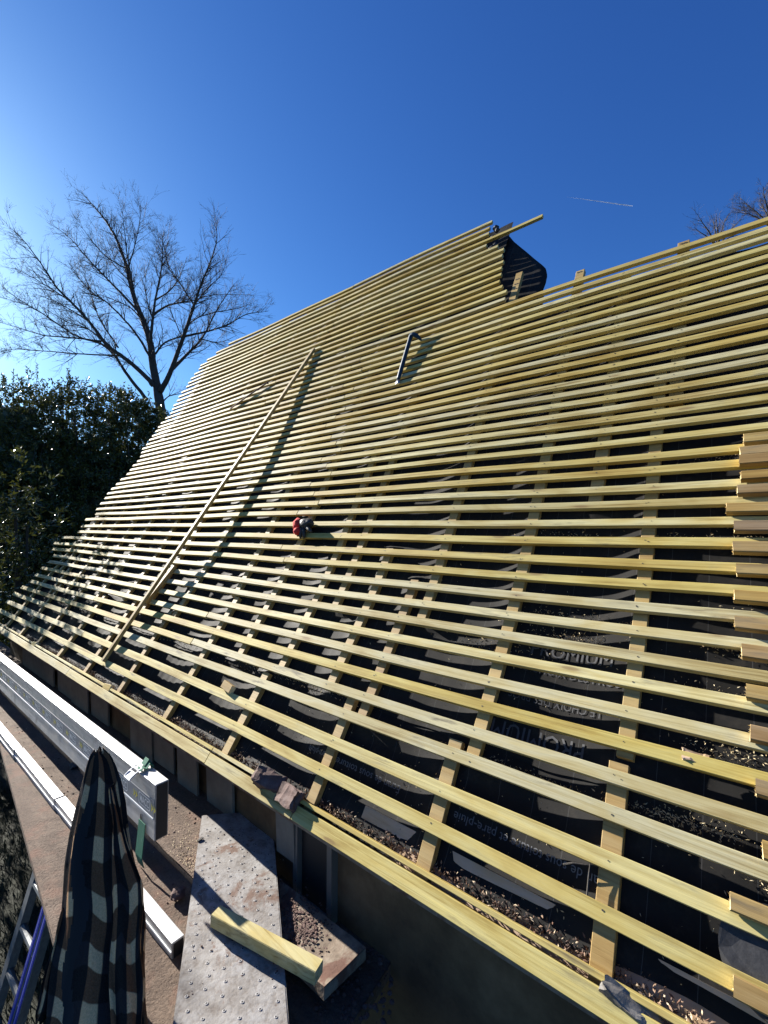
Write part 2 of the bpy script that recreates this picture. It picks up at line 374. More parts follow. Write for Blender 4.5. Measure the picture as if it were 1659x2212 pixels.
def _bp(E, s, a, h):                 # rigid cross section around the row's centre line
    n, z = prof(s); t_ = tang(s); und = .0035*math.sin(E*2.1+s*3) + .0025*math.sin(E*4.7+1+s*1.3)
    h = h + und
    return F(E, n + t_[0]*a - t_[1]*h, z + t_[1]*a + t_[0]*h)
SPLIT = {}
for i, s in enumerate(ROWS):
    if i == 0: SPLIT[i] = 3.03
    elif s < .35: SPLIT[i] = [3.6, 4.1, 4.35][i-1] if i <= 3 else None
    elif s < .9: SPLIT[i] = [3.9,4.28,None,2.3,3.85,2.31,4.3,None][i % 8]
    elif s < 1.75: SPLIT[i] = 1.93 + .07*((i*7) % 3 - 1)
    elif s < 2.5: SPLIT[i] = 2.04 + .06*((i*5) % 3 - 1) if i % 4 else 3.0
    else: SPLIT[i] = 2.56 + .03*((i*5) % 3 - 1)
for i, s in enumerate(ROWS):
    L = left_end(s) + random.uniform(-.03,.03)
    r = RIGHT.get(s, -.62 if s > .25 else (-.012 if i == 1 else -.35))
    sk = random.uniform(-.004,.004)
    cuts = [r, SPLIT[i], L] if SPLIT.get(i) else [r, L]
    for k in range(len(cuts)-1):
        a, b = cuts[k]+(.0025 if k else 0), cuts[k+1]-(.0025 if k+2 < len(cuts) else 0)
        obj('batten', batten_mb(b, a, s + random.uniform(-.002,.002), wb_at(s)*random.uniform(.96,1.05), TB*(1 if s < 1.2 else .9)*random.uniform(.94,1.06), 0, .0026, i*10+k, True, random.uniform(-.004,.004)), [M_batten, M_nail], house, origin=RP((a+b)/2, s))
# the batten along the eave edge, in lengths, and the thin strip behind it
for k, (a, b) in enumerate([(-.4,1.165),(1.17,1.70),(1.705,3.4),(3.405,5.6)]):
    obj('eave_batten', batten_mb(b, a, -.032, .042, .030, .004, .0012, 900+k, False), [M_batten, M_nail], house, origin=RP((a+b)/2, -.03))
    obj('eave_strip', batten_mb(b, a, .0035, .012, .030, .002, .001, 950+k, False), [M_batten, M_nail], house, origin=RP((a+b)/2, 0))
# counter battens up the slope
for k, (E, sa, sb) in enumerate(CBS):
    mb = MB(); rings = []; m = max(3, int((sb-sa)/.06)); wd = random.uniform(.038,.044); dE = random.uniform(-.012,.012); c = .0012
    for i in range(m+1):
        s = sa + (sb-sa)*i/m; e = E + dE*(i/m-.5)
        w2 = wd/2; top = -TB-.0006; bot = -TB-TC
        rings.append([_bp(e+a, s, 0, b) for a, b in [(-w2,bot),(w2,bot),(w2,top-c),(w2-c,top),(-w2+c,top),(-w2,top-c)]])
    mb.loft(rings)
    obj('counter_batten', mb, [M_counter], house, origin=RP(E, (sa+sb)/2))
# the visible tip of the short upright beside the gap, with staples
mb = MB()
for (s0, Ec) in ((2.68,.985),(2.64,.985),(2.60,.985),(2.50,.203),(2.545,.638)):
    for q in (-.006,.007): mb.add([_bp(Ec+q+a, s0, b, -TB+.0008) for a, b in ((-.005,-.003),(.005,-.004),(.005,.004),(-.005,.003))], [(0,1,2,3)])
obj('staple', mb, [M_nail], house)
# underlay: overlapping strips of black felt
def felt_h(E, s):
    base = -TB - TC - .003
    ce = sorted(c_ for (c_, a, b) in CBS if a-.03 <= s <= b+.03)
    lo = max([c_ for c_ in ce if c_ <= E], default=E-.25); hi = min([c_ for c_ in ce if c_ > E], default=E+.25)
    x_ = min(1, max(0, (E-lo-.02)/max(.03, hi-lo-.04))); wdt = min(1.0, (hi-lo)/.42)
    sag = -(.030*wdt)*4*x_*(1-x_)*(.75+.5*noise.noise((lo*5, s*2.5, 2.2)))
    if s < .13: sag *= .25 + .75*max(0, s/.13)
    wr = .004*noise.noise((E*4.0, s*6.0, 1.7)) + .0022*noise.noise((E*13, s*9, 4.2))
    if s < .42: wr += .0030*math.sin(E*95 + 3*noise.noise((E*6, s*3, 9))) * max(0, min(1, (E-1.0)/1.2)) * (1-s/.5)
    wr += .006*max(0, noise.noise((E*2.2, s*2, 6)))*math.sin(s*48 + 4*noise.noise((E*1.5, 0, 3)))
    h_ = base + sag + min(wr, .012)
    return max(h_, -.0455 - .30*max(0, s-.03)) if s < .14 else h_
strips = [(-.006,.40,0.0),(.345,.83,.002),(.775,1.28,.004),(1.22,1.80,.002),(1.74,2.42,.004),(2.36,3.385,.006)]
felts = []
for k, (sa, sb, up) in enumerate(strips):
    Ea, Eb = (-.7, 5.45) if sb < 1.3 else ((-.7, 5.1) if sb < 2.5 else (1.16, 4.85))
    ne, ns = int((Eb-Ea)/.022), max(4, int((sb-sa)/.02)); mb = MB()
    for j in range(ns+1):
        for i in range(ne+1):
            E = Ea + (Eb-Ea)*i/ne; f = j/ns
            low = sa + .016*noise.noise((E*2.3, k*3.1, 0)) + .007*noise.noise((E*8, k, 2)) + (.020+.022*max(0, .35+.65*math.sin(E*9+1)) if k == 0 and E < .80 else (-.014 if k == 0 else 0))
            s = low + (sb-low)*f
            if k == 4 and E < .95: s = low + (min(sb, 2.40)-low)*f
            lip = .005*max(0, 1-f*9)*(.5+noise.noise((E*3, k, 5)))
            mb.v.append(_bp(E, s, 0, felt_h(E, s) + up + lip))
    for j in range(ns):
        for i in range(ne):
            a = j*(ne+1)+i; mb.f.append([a, a+ne+1, a+ne+2, a+1]); mb.m.append(0)
    felts.append(obj('underlay_strip', mb, [M_felt], house, origin=RP(2.4, (sa+sb)/2), smooth=True))
# loose sheet blowing back at the ridge
flapR = [(3.37,1.27),(3.28,1.205),(3.186,1.154),(3.064,1.071),(2.886,.955),(2.792,.896),(2.723,.877),(2.665,.876),(2.625,.884),(2.597,.887),(2.538,.865),(2.43,.86),(2.36,.87)]
mb = MB(); nc = 14
def lerp_tab(tab, s):
    t2 = sorted(tab)
    for (a, ea), (b, eb) in zip(t2, t2[1:]):
        if a <= s <= b: return ea + (eb-ea)*(s-a)/(b-a)
    return t2[0][1] if s < t2[0][0] else t2[-1][1]
ms = 40
for j in range(ms+1):
    s = 2.36 + (3.37-2.36)*j/ms; Er = lerp_tab(flapR, s) - .03; E0 = 1.42
    for i in range(nc+1):
        f = i/nc; E = E0 + (Er-E0)*f
        hh = -.050 - .038*f*f - .012*math.sin(f*3.1)*(1+noise.noise((s*4, f*2, 1))) + .008*noise.noise((s*9, f*5, 2))
        mb.v.append(_bp(E, s, 0, hh))
for j in range(ms):
    for i in range(nc):
        a = j*(nc+1)+i; mb.f.append([a, a+1, a+nc+2, a+nc+1]); mb.m.append(0)
o = obj('underlay_flap', mb, [M_felt], house, smooth=True); so_ = o.modifiers.new('t', 'SOLIDIFY'); so_.thickness = .004
# crumpled felt bunched at the ridge end
mb = MB()
for (E, s, r) in ((1.25,3.318,.016),(1.235,3.285,.014),(1.25,3.22,.014),(1.235,3.10,.016),(1.215,3.125,.013)):
    c0 = _bp(E, s, 0, -.02)
    bm = bmesh.new(); bmesh.ops.create_icosphere(bm, subdivisions=3, radius=1)
    o_ = len(mb.v)
    for v in bm.verts:
        d = v.co * (1 + .35*noise.noise(v.co*2.2 + Vector((E*9, s*7, 0)))); mb.v.append(c0 + Vector((d.x*1.2, d.y*.8, d.z*1.1))*r*U)
    for f in bm.faces: mb.f.append([q.index+o_ for q in f.verts]); mb.m.append(0)
    bm.free()
obj('underlay_bunch', mb, [M_blackrub], house, smooth=True)
# rear slope of the roof, behind the ridge
mb = MB(); a, b = F(5.0, 2.70, 1.90), F(1.35, 2.70, 1.90); c_, d_ = F(1.35, 4.6, -1.2), F(5.0, 4.6, -1.2)
mb.box(a, b-a, d_-a, (0, .03, -.05)); obj('rear_slope', mb, [M_felt], house)
# board under the eave, seen between felt edge and eave batten
mb = MB(); 
for k, (a, b) in enumerate([(-.5,.95),(.953,3.4),(3.403,5.5)]):
    q = [_bp(E, s, 0, h) for h in (-.049,-.062) for E in (a, b) for s in (-.03, .075 if k == 0 else .012)]
    mb.add(q, [(0,2,3,1),(4,5,7,6),(0,1,5,4),(2,6,7,3),(0,4,6,2),(1,3,7,5)])
obj('eave_board', mb, [M_pink], house)
# wall under the eave
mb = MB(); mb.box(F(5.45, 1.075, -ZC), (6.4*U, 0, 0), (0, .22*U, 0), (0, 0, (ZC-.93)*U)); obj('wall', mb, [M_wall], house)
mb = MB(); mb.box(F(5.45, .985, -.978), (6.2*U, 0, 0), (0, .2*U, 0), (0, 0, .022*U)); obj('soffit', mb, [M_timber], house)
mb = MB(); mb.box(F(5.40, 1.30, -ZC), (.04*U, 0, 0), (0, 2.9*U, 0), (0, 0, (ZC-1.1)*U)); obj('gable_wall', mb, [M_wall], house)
# facing boards hung under the eave, with dark gaps
for (a, b, dn) in [(4.9,4.5,.0),(4.46,4.0,.01),(3.93,3.62,0),(3.6,3.28,.012),(3.26,2.98,0),(2.62,2.36,.015),(2.36,2.15,.006),(2.10,1.92,.012),(1.86,1.66,.0),(1.36,1.26,.01)]:
    mb = MB(); zb = -1.185 + random.uniform(-.02,.015)
    mb.box(F(a, 1.055-dn, zb), ((a-b)*U, 0, 0), (random.uniform(-.004,.004), .010*U, 0), (0, -.010*U, (-.965-zb)*U)); obj('facing_board', mb, [M_board], house)
win = None
mb = MB(); mb.box(F(1.25, 1.068, -1.55), (.17*U, 0, 0), (0, .012*U, 0), (0, 0, .55*U)); win = obj('window', mb, [M_dark], house)
mb = MB()
for e in (1.27, 1.10): mb.box(F(e, 1.046, -1.56), (.022*U, 0, 0), (0, .03*U, 0), (0, 0, .57*U))
mb.box(F(1.246, 1.048, -1.30), (.144*U, 0, 0), (0, .026*U, 0), (0, 0, .018*U))
obj('window_frame', mb, [M_frame], win)
# sawn batten ends of the next slope, at the right edge
STUB = [(1597,947),(1597,974),(1596,992),(1594,1027),(1596,1057),(1569,1097),(1579,1136),(1584,1181),(1587,1229),(1579,1286),(1581,1344),(1592,1405),(1601,1492),(1616,1582),(1619,1696),(1633,1830),(1563,1940),(1578,2127)]
for k, (x, y) in enumerate(STUB):
    rnd = random.Random(300+k); near = max(0, (y-1450)/700)
    E, s = on_roof(x, y, TB+.003); mb = MB(); wd = WB*rnd.uniform(.95,1.12); th = TB*1.2; rings = []
    ang = rnd.uniform(-.10,.02) - (.02 if y > 1500 else 0); Lr = .75; E0 = E + rnd.uniform(-.010,.006)
    for i in range(9):
        f = (i/8)**1.5; e = E0 - Lr*f; jag = 0
        w2 = wd/2; c = .0022
        rings.append([_bp(e + jag + (rnd.uniform(-.0015,.0015) if i == 0 else 0), s + ang*.12*f, a, TB*1.25 + b + .002 - .02*f*0) for a, b in [(-w2+c,-th),(w2-c,-th),(w2,-th+c),(w2,-c),(w2-c,0),(-w2+c,0),(-w2,-c),(-w2,-th+c)]])
    mb.loft(rings); 
    mb.m[-2] = 1; mb.m[-1] = 1
    # torn fibres on the fresh cut
    for q in range(12):
        a, b = rnd.uniform(-wd/2, wd/2), rnd.uniform(-th, 0)
        p = _bp(E0-.002, s, a, TB*1.25+b); d = Vector((-1, rnd.uniform(-.5,.5), rnd.uniform(-.2,.7)))*rnd.uniform(.003,.007)*U
        u_ = Vector((0, rnd.uniform(-1,1), rnd.uniform(-1,1))).normalized()*.0012*U
        mb.add([p+u_, p-u_, p+d], [(0,1,2)], 1)
    obj('sawn_batten', mb, [M_old, M_cut], house, origin=_bp(E0, s, 0, TB))
# writing printed on the felt
def lettering(txt, felt, E, s, size, up, mtl, sx=1.0, dE=1):
    cu = bpy.data.curves.new('t', 'FONT'); cu.body = txt; cu.size = 1.0; cu.resolution_u = 2
    to = bpy.data.objects.new('t', cu); sc.collection.objects.link(to)
    bpy.context.view_layer.update()
    me = bpy.data.meshes.new_from_object(to.evaluated_get(bpy.context.evaluated_depsgraph_get()))
    bm = bmesh.new(); bm.from_mesh(me)
    for _ in range(1): bmesh.ops.subdivide_edges(bm, edges=[e for e in bm.edges if e.calc_length() > .25], cuts=2)
    bmesh.ops.triangulate(bm, faces=bm.faces[:])
    mb = MB()
    for v in bm.verts:
        e = E + dE*v.co.x*size*sx; ss = s + up*v.co.y*size
        mb.v.append(_bp(e, ss, 0, felt_h(e, ss) + .0045))
    for f in bm.faces: mb.f.append([v.index for v in f.verts]); mb.m.append(0)
    bm.free(); bpy.data.objects.remove(to); bpy.data.curves.remove(cu); bpy.data.meshes.remove(me)
    obj('printed_lettering', mb, [mtl], felt)
lettering('Écran de sous toiture et pare-pluie', felts[0], .245, .163, .032, -1, M_print, .92)
lettering('CIRRUS', felts[0], .335, .118, .030, -1, M_print, .92)
lettering('Écran de sous toiture et pare-pluie', felts[0], .86, .163, .032, -1, M_print, .92)
lettering('Écran de sous toiture', felts[0], -.30, .075, .032, -1, M_print, .92)
lettering('PROMIUM', felts[1], .355, .432, .075, -1, M_printdk, .8)
lettering('PROMIUM', felts[1], .56, .655, .058, 1, M_printdk, .95, -1)
lettering('LE CHOIX DES PROS', felts[1], .585, .598, .038, 1, M_printdk, .85, -1)
lettering('LE CHOIX DES PROS', felts[1], .33, .53, .034, -1, M_printdk, .85)
lettering('CIRRUS', felts[2], .56, .985, .034, 1, M_printdk, .9, -1)
lettering('EB', felts[0], .70, .255, .03, -1, M_print, .9)
# ------------------------------------------------------------------ loose things on the roof
def stick(name, A, B, wd, th, upv, mats, label, cat, group=None, segs=6, cutends=False):
    A, B = Vector(A), Vector(B); d = (B-A); x = d.normalized(); z = (Vector(upv) - x*Vector(upv).dot(x)).normalized(); y = z.cross(x)
    mb = MB(); rings = []; c = wd*.05
    for i in range(segs+1):
        p = A + d*i/segs
        rings.append([p + y*a + z*b for a, b in [(-wd/2,c),(-wd/2+c,0),(wd/2-c,0),(wd/2,c),(wd/2,th-c),(wd/2-c,th),(-wd/2+c,th),(-wd/2,th-c)]])
    mb.loft(rings)
    if cutends: mb.m[-1] = mb.m[-2] = 1
    o = obj(name, mb, mats, None, origin=A); tag(o, label, cat, group); return o
A, B = on_roof(228, 1430), on_roof(681, 757)
nrm = Vector((0, -.86, .5))
stick('loose_batten', _bp(A[0], A[1], 0, .002), _bp(B[0], B[1], 0, .002), .026*U, .021*U, nrm, [M_counter], 'long olive batten lying loose and diagonally across the battened slope', 'batten', segs=20)
A, B = on_roof(320, 1305), on_roof(381, 1226)
stick('batten_offcut', _bp(A[0], A[1], 0, .001), _bp(B[0], B[1], 0, .001), .030*U, .024*U, nrm, [M_counter], 'short offcut lying right alongside the lower half of the long loose batten', 'offcut')
def offcut(px, py, L, ang, label, m=M_batten, h=-.02, wd=.034, th=.024):
    E, s = on_roof(px, py); c = _bp(E, s, 0, h); d = Vector((math.cos(ang), .6*math.sin(ang), .8*math.sin(ang)))
    stick('batten_offcut', c - d*L*U/2, c + d*L*U/2, wd*U, th*U, nrm, [m, M_cut], label, 'offcut', cutends=True)
offcut(75, 1391, .075, .05, 'small pale yellow offcut on the eave batten, the one farthest from the beam end')
offcut(232, 1484, .085, .10, 'chunky yellow offcut on the eave batten below the foot of the long loose batten')
offcut(494, 1484, .075, -.15, 'grey weathered offcut resting on the second batten above the eave', M_old, -.006)
# crowbar
E1, s1 = on_roof(893, 733); E0, s0 = on_roof(862, 822)
mb = MB(); pts = []; rad = []
pa, pb = Vector(_bp(E0, s0, 0, .012)), Vector(_bp(E1, s1, 0, .034))
pts = [pa + (pb-pa)*f for f in (.0,.06,.12,.5,.9,.96,1.0)]
tipv = Vector((1, .05, -.55))
pts += [pb + Vector((.018*U, 0, .004*U)), pb + Vector((.036*U, .004*U, -.006*U)), pb + Vector((.055*U, .012*U, -.026*U)), pb + Vector((.066*U, .02*U, -.042*U))]
rad = [.0075,.0078,.0085,.0085,.0085,.009,.010,.010,.0095,.007,.003]
mb.tube(pts, [r*U*1.5 for r in rad], 6)
foot = pa; q = (pa-pb).normalized(); sd_ = q.cross(nrm).normalized()
o_ = [foot + sd_*.011*U, foot - sd_*.011*U, foot - sd_*.014*U + q*.030*U, foot + sd_*.014*U + q*.030*U]
o2 = [p - Vector(nrm).normalized()*.008*U for p in o_[:2]] + [p - Vector(nrm).normalized()*.003*U for p in o_[2:]]
mb.add(o_+o2, [(0,1,2,3),(7,6,5,4),(0,4,5,1),(1,5,6,2),(2,6,7,3),(3,7,4,0)], 1)
cb = obj('crowbar', mb, [M_crow, M_bare], smooth=True); tag(cb, 'blue steel crowbar with hooked end standing against the upper battens', 'crowbar')
# rusty rod and hook on the left of the slope
A, B = on_roof(500+190*.3646-68, 605+770*.3646), on_roof(500*.8641+400*.3646, 700*.8641+625*.3646)
A = on_roof(500*.8641+190*.3646, 700*.8641+770*.3646)
mb = MB(); p0, p1 = Vector(_bp(A[0], A[1], 0, .012)), Vector(_bp(B[0], B[1], 0, .018))
mb.tube([p0, p0.lerp(p1,.5)+Vector((0,0,.004)), p1, p1+Vector((.02*U,.01*U,.012*U)), p1+Vector((.03*U,0,-.005*U))], .0065*U, 6)
tag(obj('iron_rod', mb, [M_rust], smooth=True), 'thin rusty iron rod lying across the battens left of the long loose batten', 'rod')
# red and black glove
gE, gs = on_roof(663, 1140); gl = thing('work_glove', _bp(gE, gs, 0, 0), 'red and black work glove dropped on the middle battens', 'glove')
def blob(c, rx, ry, rz, seed, sub=3, amp=.25):
    bm = bmesh.new(); bmesh.ops.create_icosphere(bm, subdivisions=sub, radius=1); vs = []
    for v in bm.verts:
        d = v.co*(1+amp*noise.noise(v.co*1.8+Vector((seed,seed*2,0)))); vs.append(Vector(c)+Vector((d.x*rx, d.y*ry, d.z*rz)))
    fs = [[q.index for q in f.verts] for f in bm.faces]; bm.free(); return vs, fs
g0 = _bp(gE, gs, 0, .024)
mb = MB(); mb.add(*blob(g0+Vector((-.045*U,0,.004)), .034*U, .028*U, .036*U, 3)); mb.add(*blob(g0+Vector((-.03*U,-.02*U,-.03*U)), .024*U, .02*U, .022*U, 5))
obj('cuff', mb, [M_red], gl, smooth=True)
mb = MB(); mb.add(*blob(g0+Vector((.015*U,.002*U,.010*U)), .048*U, .028*U, .028*U, 8))
for k, (a, L) in enumerate(((-2.0,.050),(-1.7,.058),(-1.35,.054),(-.35,.060))):
    d = Vector((math.cos(a), -.25, math.sin(a))); st = g0 + Vector((-.012*U+k*.012*U, -.008*U, -.006*U))
    mb.tube([st, st+d*L*.5*U, st+d*L*.85*U+Vector((.003,0,-.004)), st+d*L*U+Vector((.006,.004,-.01))], [.010*U,.0105*U,.009*U,.005*U], 7)
obj('palm_and_fingers', mb, [M_blackrub], gl, smooth=True)
# broken tiles and shards in the eave gutter
def shard(name, px, py, size, m, label, cat, h=-.03, seed=1, th=.3, up=(0,-.6,.8)):
    E, s = on_roof(px, py); rnd = random.Random(seed); c = _bp(E, s, 0, h); k = 7; mb = MB(); z = Vector(up).normalized(); x = z.orthogonal().normalized(); y = z.cross(x)
    ang = sorted(rnd.uniform(0, 6.28) for _ in range(k)); rr = [rnd.uniform(.6,1.1) for _ in ang]
    bot = [c + (x*math.cos(a)*size[0] + y*math.sin(a)*size[1])*r*U for a, r in zip(ang, rr)]
    top = [p + z*th*size[1]*U*rnd.uniform(.7,1.3) + (c-p)*.12 for p in bot]
    mb.loft([bot, top]); o = obj(name, mb, [m]); bevel(o, .002); tag(o, label, cat); return o
def chunk(name, px, py, dims, rot, m, label, cat, h, seed):
    E, s = on_roof(px, py); c = _bp(E, s, 0, h); bm = bmesh.new(); bmesh.ops.create_cube(bm, size=1)
    bmesh.ops.subdivide_edges(bm, edges=bm.edges[:], cuts=6, use_grid_fill=True); mb = MB(); rt = Matrix.Rotation(rot[2],3,'Z') @ Matrix.Rotation(rot[1],3,'Y') @ Matrix.Rotation(rot[0],3,'X')
    for v in bm.verts:
        d = v.co.copy(); L = max(abs(d.x),abs(d.y),abs(d.z)); d = d*.86 + d.normalized()*.07
        d += Vector((noise.noise(v.co*3+Vector((seed,0,0))), noise.noise(v.co*3+Vector((0,seed,0))), noise.noise(v.co*3+Vector((0,0,seed)))))*.13
        mb.v.append(c + rt @ Vector((d.x*dims[0], d.y*dims[1], d.z*dims[2]))*U)
    for f in bm.faces: mb.f.append([q.index for q in f.verts]); mb.m.append(0)
    bm.free(); o = obj(name, mb, [m]); tag(o, label, cat); return o
chunk('broken_tile', 585, 1688, (.115,.055,.050), (.6,.25,.35), M_tile, 'purplish broken clay tile lying upper in the pair at the eave', 'tile', .004, 2.2)
chunk('broken_tile', 628, 1722, (.10,.06,.042), (.9,-.1,-.15), M_tile, 'dark brown broken clay tile tilted against the counter batten foot, lower of the pair', 'tile', .004, 5.1)
chunk('broken_tile', 128, 1440, (.12,.03,.028), (.3,.05,.10), M_tile, 'long brown tile fragment in the far end of the eave gutter', 'tile', -.02, 8.3)
chunk('slate_lump', 1360, 2178, (.10,.03,.04), (.5,.35,.05), M_slate, 'grey slate lump in the eave gutter at the bottom right', 'stone', -.012, 3.3)
chunk('tile_fragment', 1500, 1640, (.055,.03,.03), (.4,.1,.2), M_pink, 'pinkish tile fragment on the underlay near the sawn batten ends', 'tile', -.02, 6.3)
shard('mortar_shard', 350, 1562, (.020,.040), M_wht, 'white pointed shard standing in the eave gutter near the chunky offcut', 'shard', -.02, 4, .2, (.4,-.8,.2))
# twig
E, s = on_roof(1255, 1885); c = _bp(E, s, 0, -.01); mb = MB()
mb.tube([c+Vector((-.04*U,0,.0)), c+Vector((-.02*U,.002,.012*U)), c+Vector((.03*U,.012*U,.022*U))], [.0022*U,.0018*U,.0008*U], 5)
mb.tube([c+Vector((.018*U,-.03*U,-.035*U)), c+Vector((.016*U,-.005*U,.0)), c+Vector((.016*U,.02*U,.04*U))], [.0022*U,.0018*U,.001*U], 5)
tag(obj('twig', mb, [M_bark]), 'forked dry twig lying on the printed underlay', 'twig')
# black cord loop
E, s = on_roof(433, 1560); c = _bp(E, s, 0, .01); mb = MB()
# round black felt offcut at the right edge
E, s = on_roof(1680, 2085); mb = MB(); top = []
for i in range(40):
    a = 2*math.pi*i/40; top.append(_bp(E + .085*math.cos(a), s, .085*math.sin(a), -.012+.006*math.sin(a*2)))
mb.loft([[p - Vector((0,-.002,.004)) for p in top], top]); tag(obj('felt_disc', mb, [M_blackrub]), 'round black rubber disc tucked under the sawn batten end at the right edge', 'disc')
# ------------------------------------------------------------------ litter and shavings
def scatter(name, mtl, spots, size, label, seed, flat=.35, curl=False):
    rnd = random.Random(seed); mb = MB()
    for (E, s, h, k, dE, ds) in spots:
        for _ in range(k):
            e = E + rnd.gauss(0, dE); ss = s + rnd.gauss(0, ds)
            if ss < -.012: continue
            hh = max(h, felt_h(e, max(ss, 0))) if h is None else h
            p = _bp(e, ss, 0, (felt_h(e, max(0.0, ss)) if ss > .03 else -.042) + .004 + h + abs(rnd.gauss(0, .005)))
            L = rnd.uniform(*size)*U; x = Vector((rnd.gauss(0,1), rnd.gauss(0,1), rnd.gauss(0,1))).normalized(); y = x.orthogonal().normalized()*flat; z = x.cross(y).normalized()*.25
            mb.add([p-x*L, p+y*L, p+x*L*.9, p-y*L, p+z*L*rnd.uniform(.5,1.5)], [(0,1,4),(1,2,4),(2,3,4),(3,0,4),(3,2,1,0)])
    o = obj(name, mb, [mtl], origin=RP(1.5, .05)); tag(o, label, name.replace('_',' '), None, 'stuff'); return o
sp = []
rr = random.Random(11)
for i in range(150):
    E = .1 + 4.6*(i/150); dens = .4 + .9*max(0, noise.noise((E*3.1, 0, 0))+.25)
    sp.append((E, .018, .0, int(34*dens), .018, .009))
for E, k in ((.62,60),(.45,80),(1.0,60),(.80,70),(1.42,110),(1.9,90),(2.05,80),(2.5,60),(3.2,60),(3.9,80),(4.5,50),(.30,40)): sp.append((E, .022, .004, k*2, .05, .011))
scatter('leaf_litter', M_litter, sp, (.0018,.0075), 'brown leaf litter and tile crumbs collected along the eave gutter', 3)
sp = []
for (E, s, k, dE, ds) in ((.60,.315,170,.10,.010),(.40,.31,150,.07,.008),(.10,.335,180,.05,.012),(.18,.33,120,.05,.008),(-.02,.28,150,.03,.012),(1.35,.36,260,.14,.014),(1.8,.36,200,.15,.015),(2.6,.36,200,.3,.02),(3.6,.36,200,.4,.02),
    (.06,.50,160,.05,.012),(.03,.64,160,.06,.012),(.02,.76,160,.05,.010),(.03,.86,90,.05,.01),(.08,1.09,100,.08,.01),(.05,1.22,120,.09,.01),(.05,1.4,120,.09,.01),(.45,.73,160,.08,.012),(.45,.80,120,.09,.012),(.5,1.1,80,.1,.01),(.7,.66,120,.1,.02),
    (.6,.18,70,.3,.08),(.2,.12,70,.2,.08),(1.7,.03,120,.14,.012),(1.0,.15,80,.3,.06),(1.5,.2,120,.3,.05),(.4,.5,120,.4,.15),(.5,.9,160,.5,.2),(4.2,.03,120,.2,.012),(.02,.20,40,.03,.02)):
    sp.append((E, s, .0, k, dE, ds))
scatter('wood_shavings', M_dust, sp, (.0016,.0055), 'pale wood shavings and sawdust caught on the black underlay', 5, .22)
# ------------------------------------------------------------------ scaffold
KS = 1.04
def pbox(mb, E0, E1, n0, n1, z0, z1, mi=0): mb.box(F(max(E0,E1), n0, z0), (abs(E1-E0)*U*KS,0,0), (0,(n1-n0)*U*KS,0), (0,0,(z1-z0)*U*KS), mi)
deck = thing('scaffold_deck', F(2.5, .8, -1.16), 'dusty brown timber scaffold deck running below the eave', 'scaffold deck')
def deck_board(E0, E1, n0, n1, z, seed, m=M_deck, skew=0.0):
    ne, nn = int(abs(E1-E0)/.03), max(2, int((n1-n0)/.03)); mb = MB()
    for j in range(nn+1):
        for i in range(ne+1):
            E = E0+(E1-E0)*i/ne; n = n0+(n1-n0)*j/nn
            if skew: n += skew*(E-2.32)*(1 - j/nn)
            mb.v.append(F(E, n, z + .0035*noise.noise((E*9+seed, n*9, 0)) + .002*noise.noise((E*30, n*30, seed)) - .012*0))
    for j in range(nn):
        for i in range(ne):
            a = j*(ne+1)+i; mb.f.append([a, a+1, a+ne+2, a+ne+1] if E0 > E1 else [a, a+ne+1, a+ne+2, a+1]); mb.m.append(0)
    if skew:
        q = [F(E, n, zz) for zz in (z-.026, z-.006) for (E, n) in ((E0, n0+skew*(E0-2.32)), (E1, n0+skew*(E1-2.32)), (E1, n1), (E0, n1))]
        mb.add(q, [(0,3,2,1),(4,5,6,7),(0,1,5,4),(1,2,6,5),(2,3,7,6),(3,0,4,7)])
    else: pbox(mb, E0, E1, n0, n1, z-.04, z-.006)
    return obj('deck_board', mb, [m], deck)
deck_board(6.0, 1.35, .768, 1.075, -1.140, 1); deck_board(6.0, .95, .655, .766, -1.160, 4); deck_board(3.5, .45, .505, .652, -1.175, 7, M_deck, .105)
# long square-edged box beam with repeated logo stickers
beam = thing('box_beam', F(3.2, .71, -1.06), 'long aluminium box beam with repeated logo stickers lying along the deck', 'beam')
zt, zb, n0, n1, e0 = -.86, -1.045, .700, .745, 1.562
mb = MB(); pbox(mb, 6.4, e0, n0, n1, zb, zt); o = obj('beam_body', mb, [M_alu], beam); bevel(o, .003, 2)
mb = MB(); pbox(mb, e0+.0, e0-.0012, n0+.004, n1-.004, zb+.004, zt-.004); obj('open_end', mb, [M_dark], beam)  # near-black plate paints the shade of the hollow end
mb = MB(); pbox(mb, 6.4, e0+.01, n0-.0026, n0-.0002, zb+.067, zb+.073); obj('beam_rib', mb, [M_white], beam)
mb = MB(); pbox(mb, 6.4, e0+.004, n0-.0012, n0-.0002, zb+.077, zt-.055); obj('sticker_band', mb, [M_grey], beam)
def flat_text(txt, parent, E, z, size, nface, mtl, sx=1.0):
    cu = bpy.data.curves.new('t', 'FONT'); cu.body = txt; cu.size = 1.0; cu.resolution_u = 3; cu.align_x = 'CENTER'; cu.offset = .012
    to = bpy.data.objects.new('t', cu); sc.collection.objects.link(to); bpy.context.view_layer.update()
    me = bpy.data.meshes.new_from_object(to.evaluated_get(bpy.context.evaluated_depsgraph_get())); mb = MB()
    for v in me.vertices: mb.v.append(F(E - v.co.x*size*sx, nface, z + v.co.y*size))
    for p in me.polygons: mb.f.append(list(p.vertices)); mb.m.append(0)
    bpy.data.objects.remove(to); bpy.data.curves.remove(cu); bpy.data.meshes.remove(me); return mb
zm = zb+.104
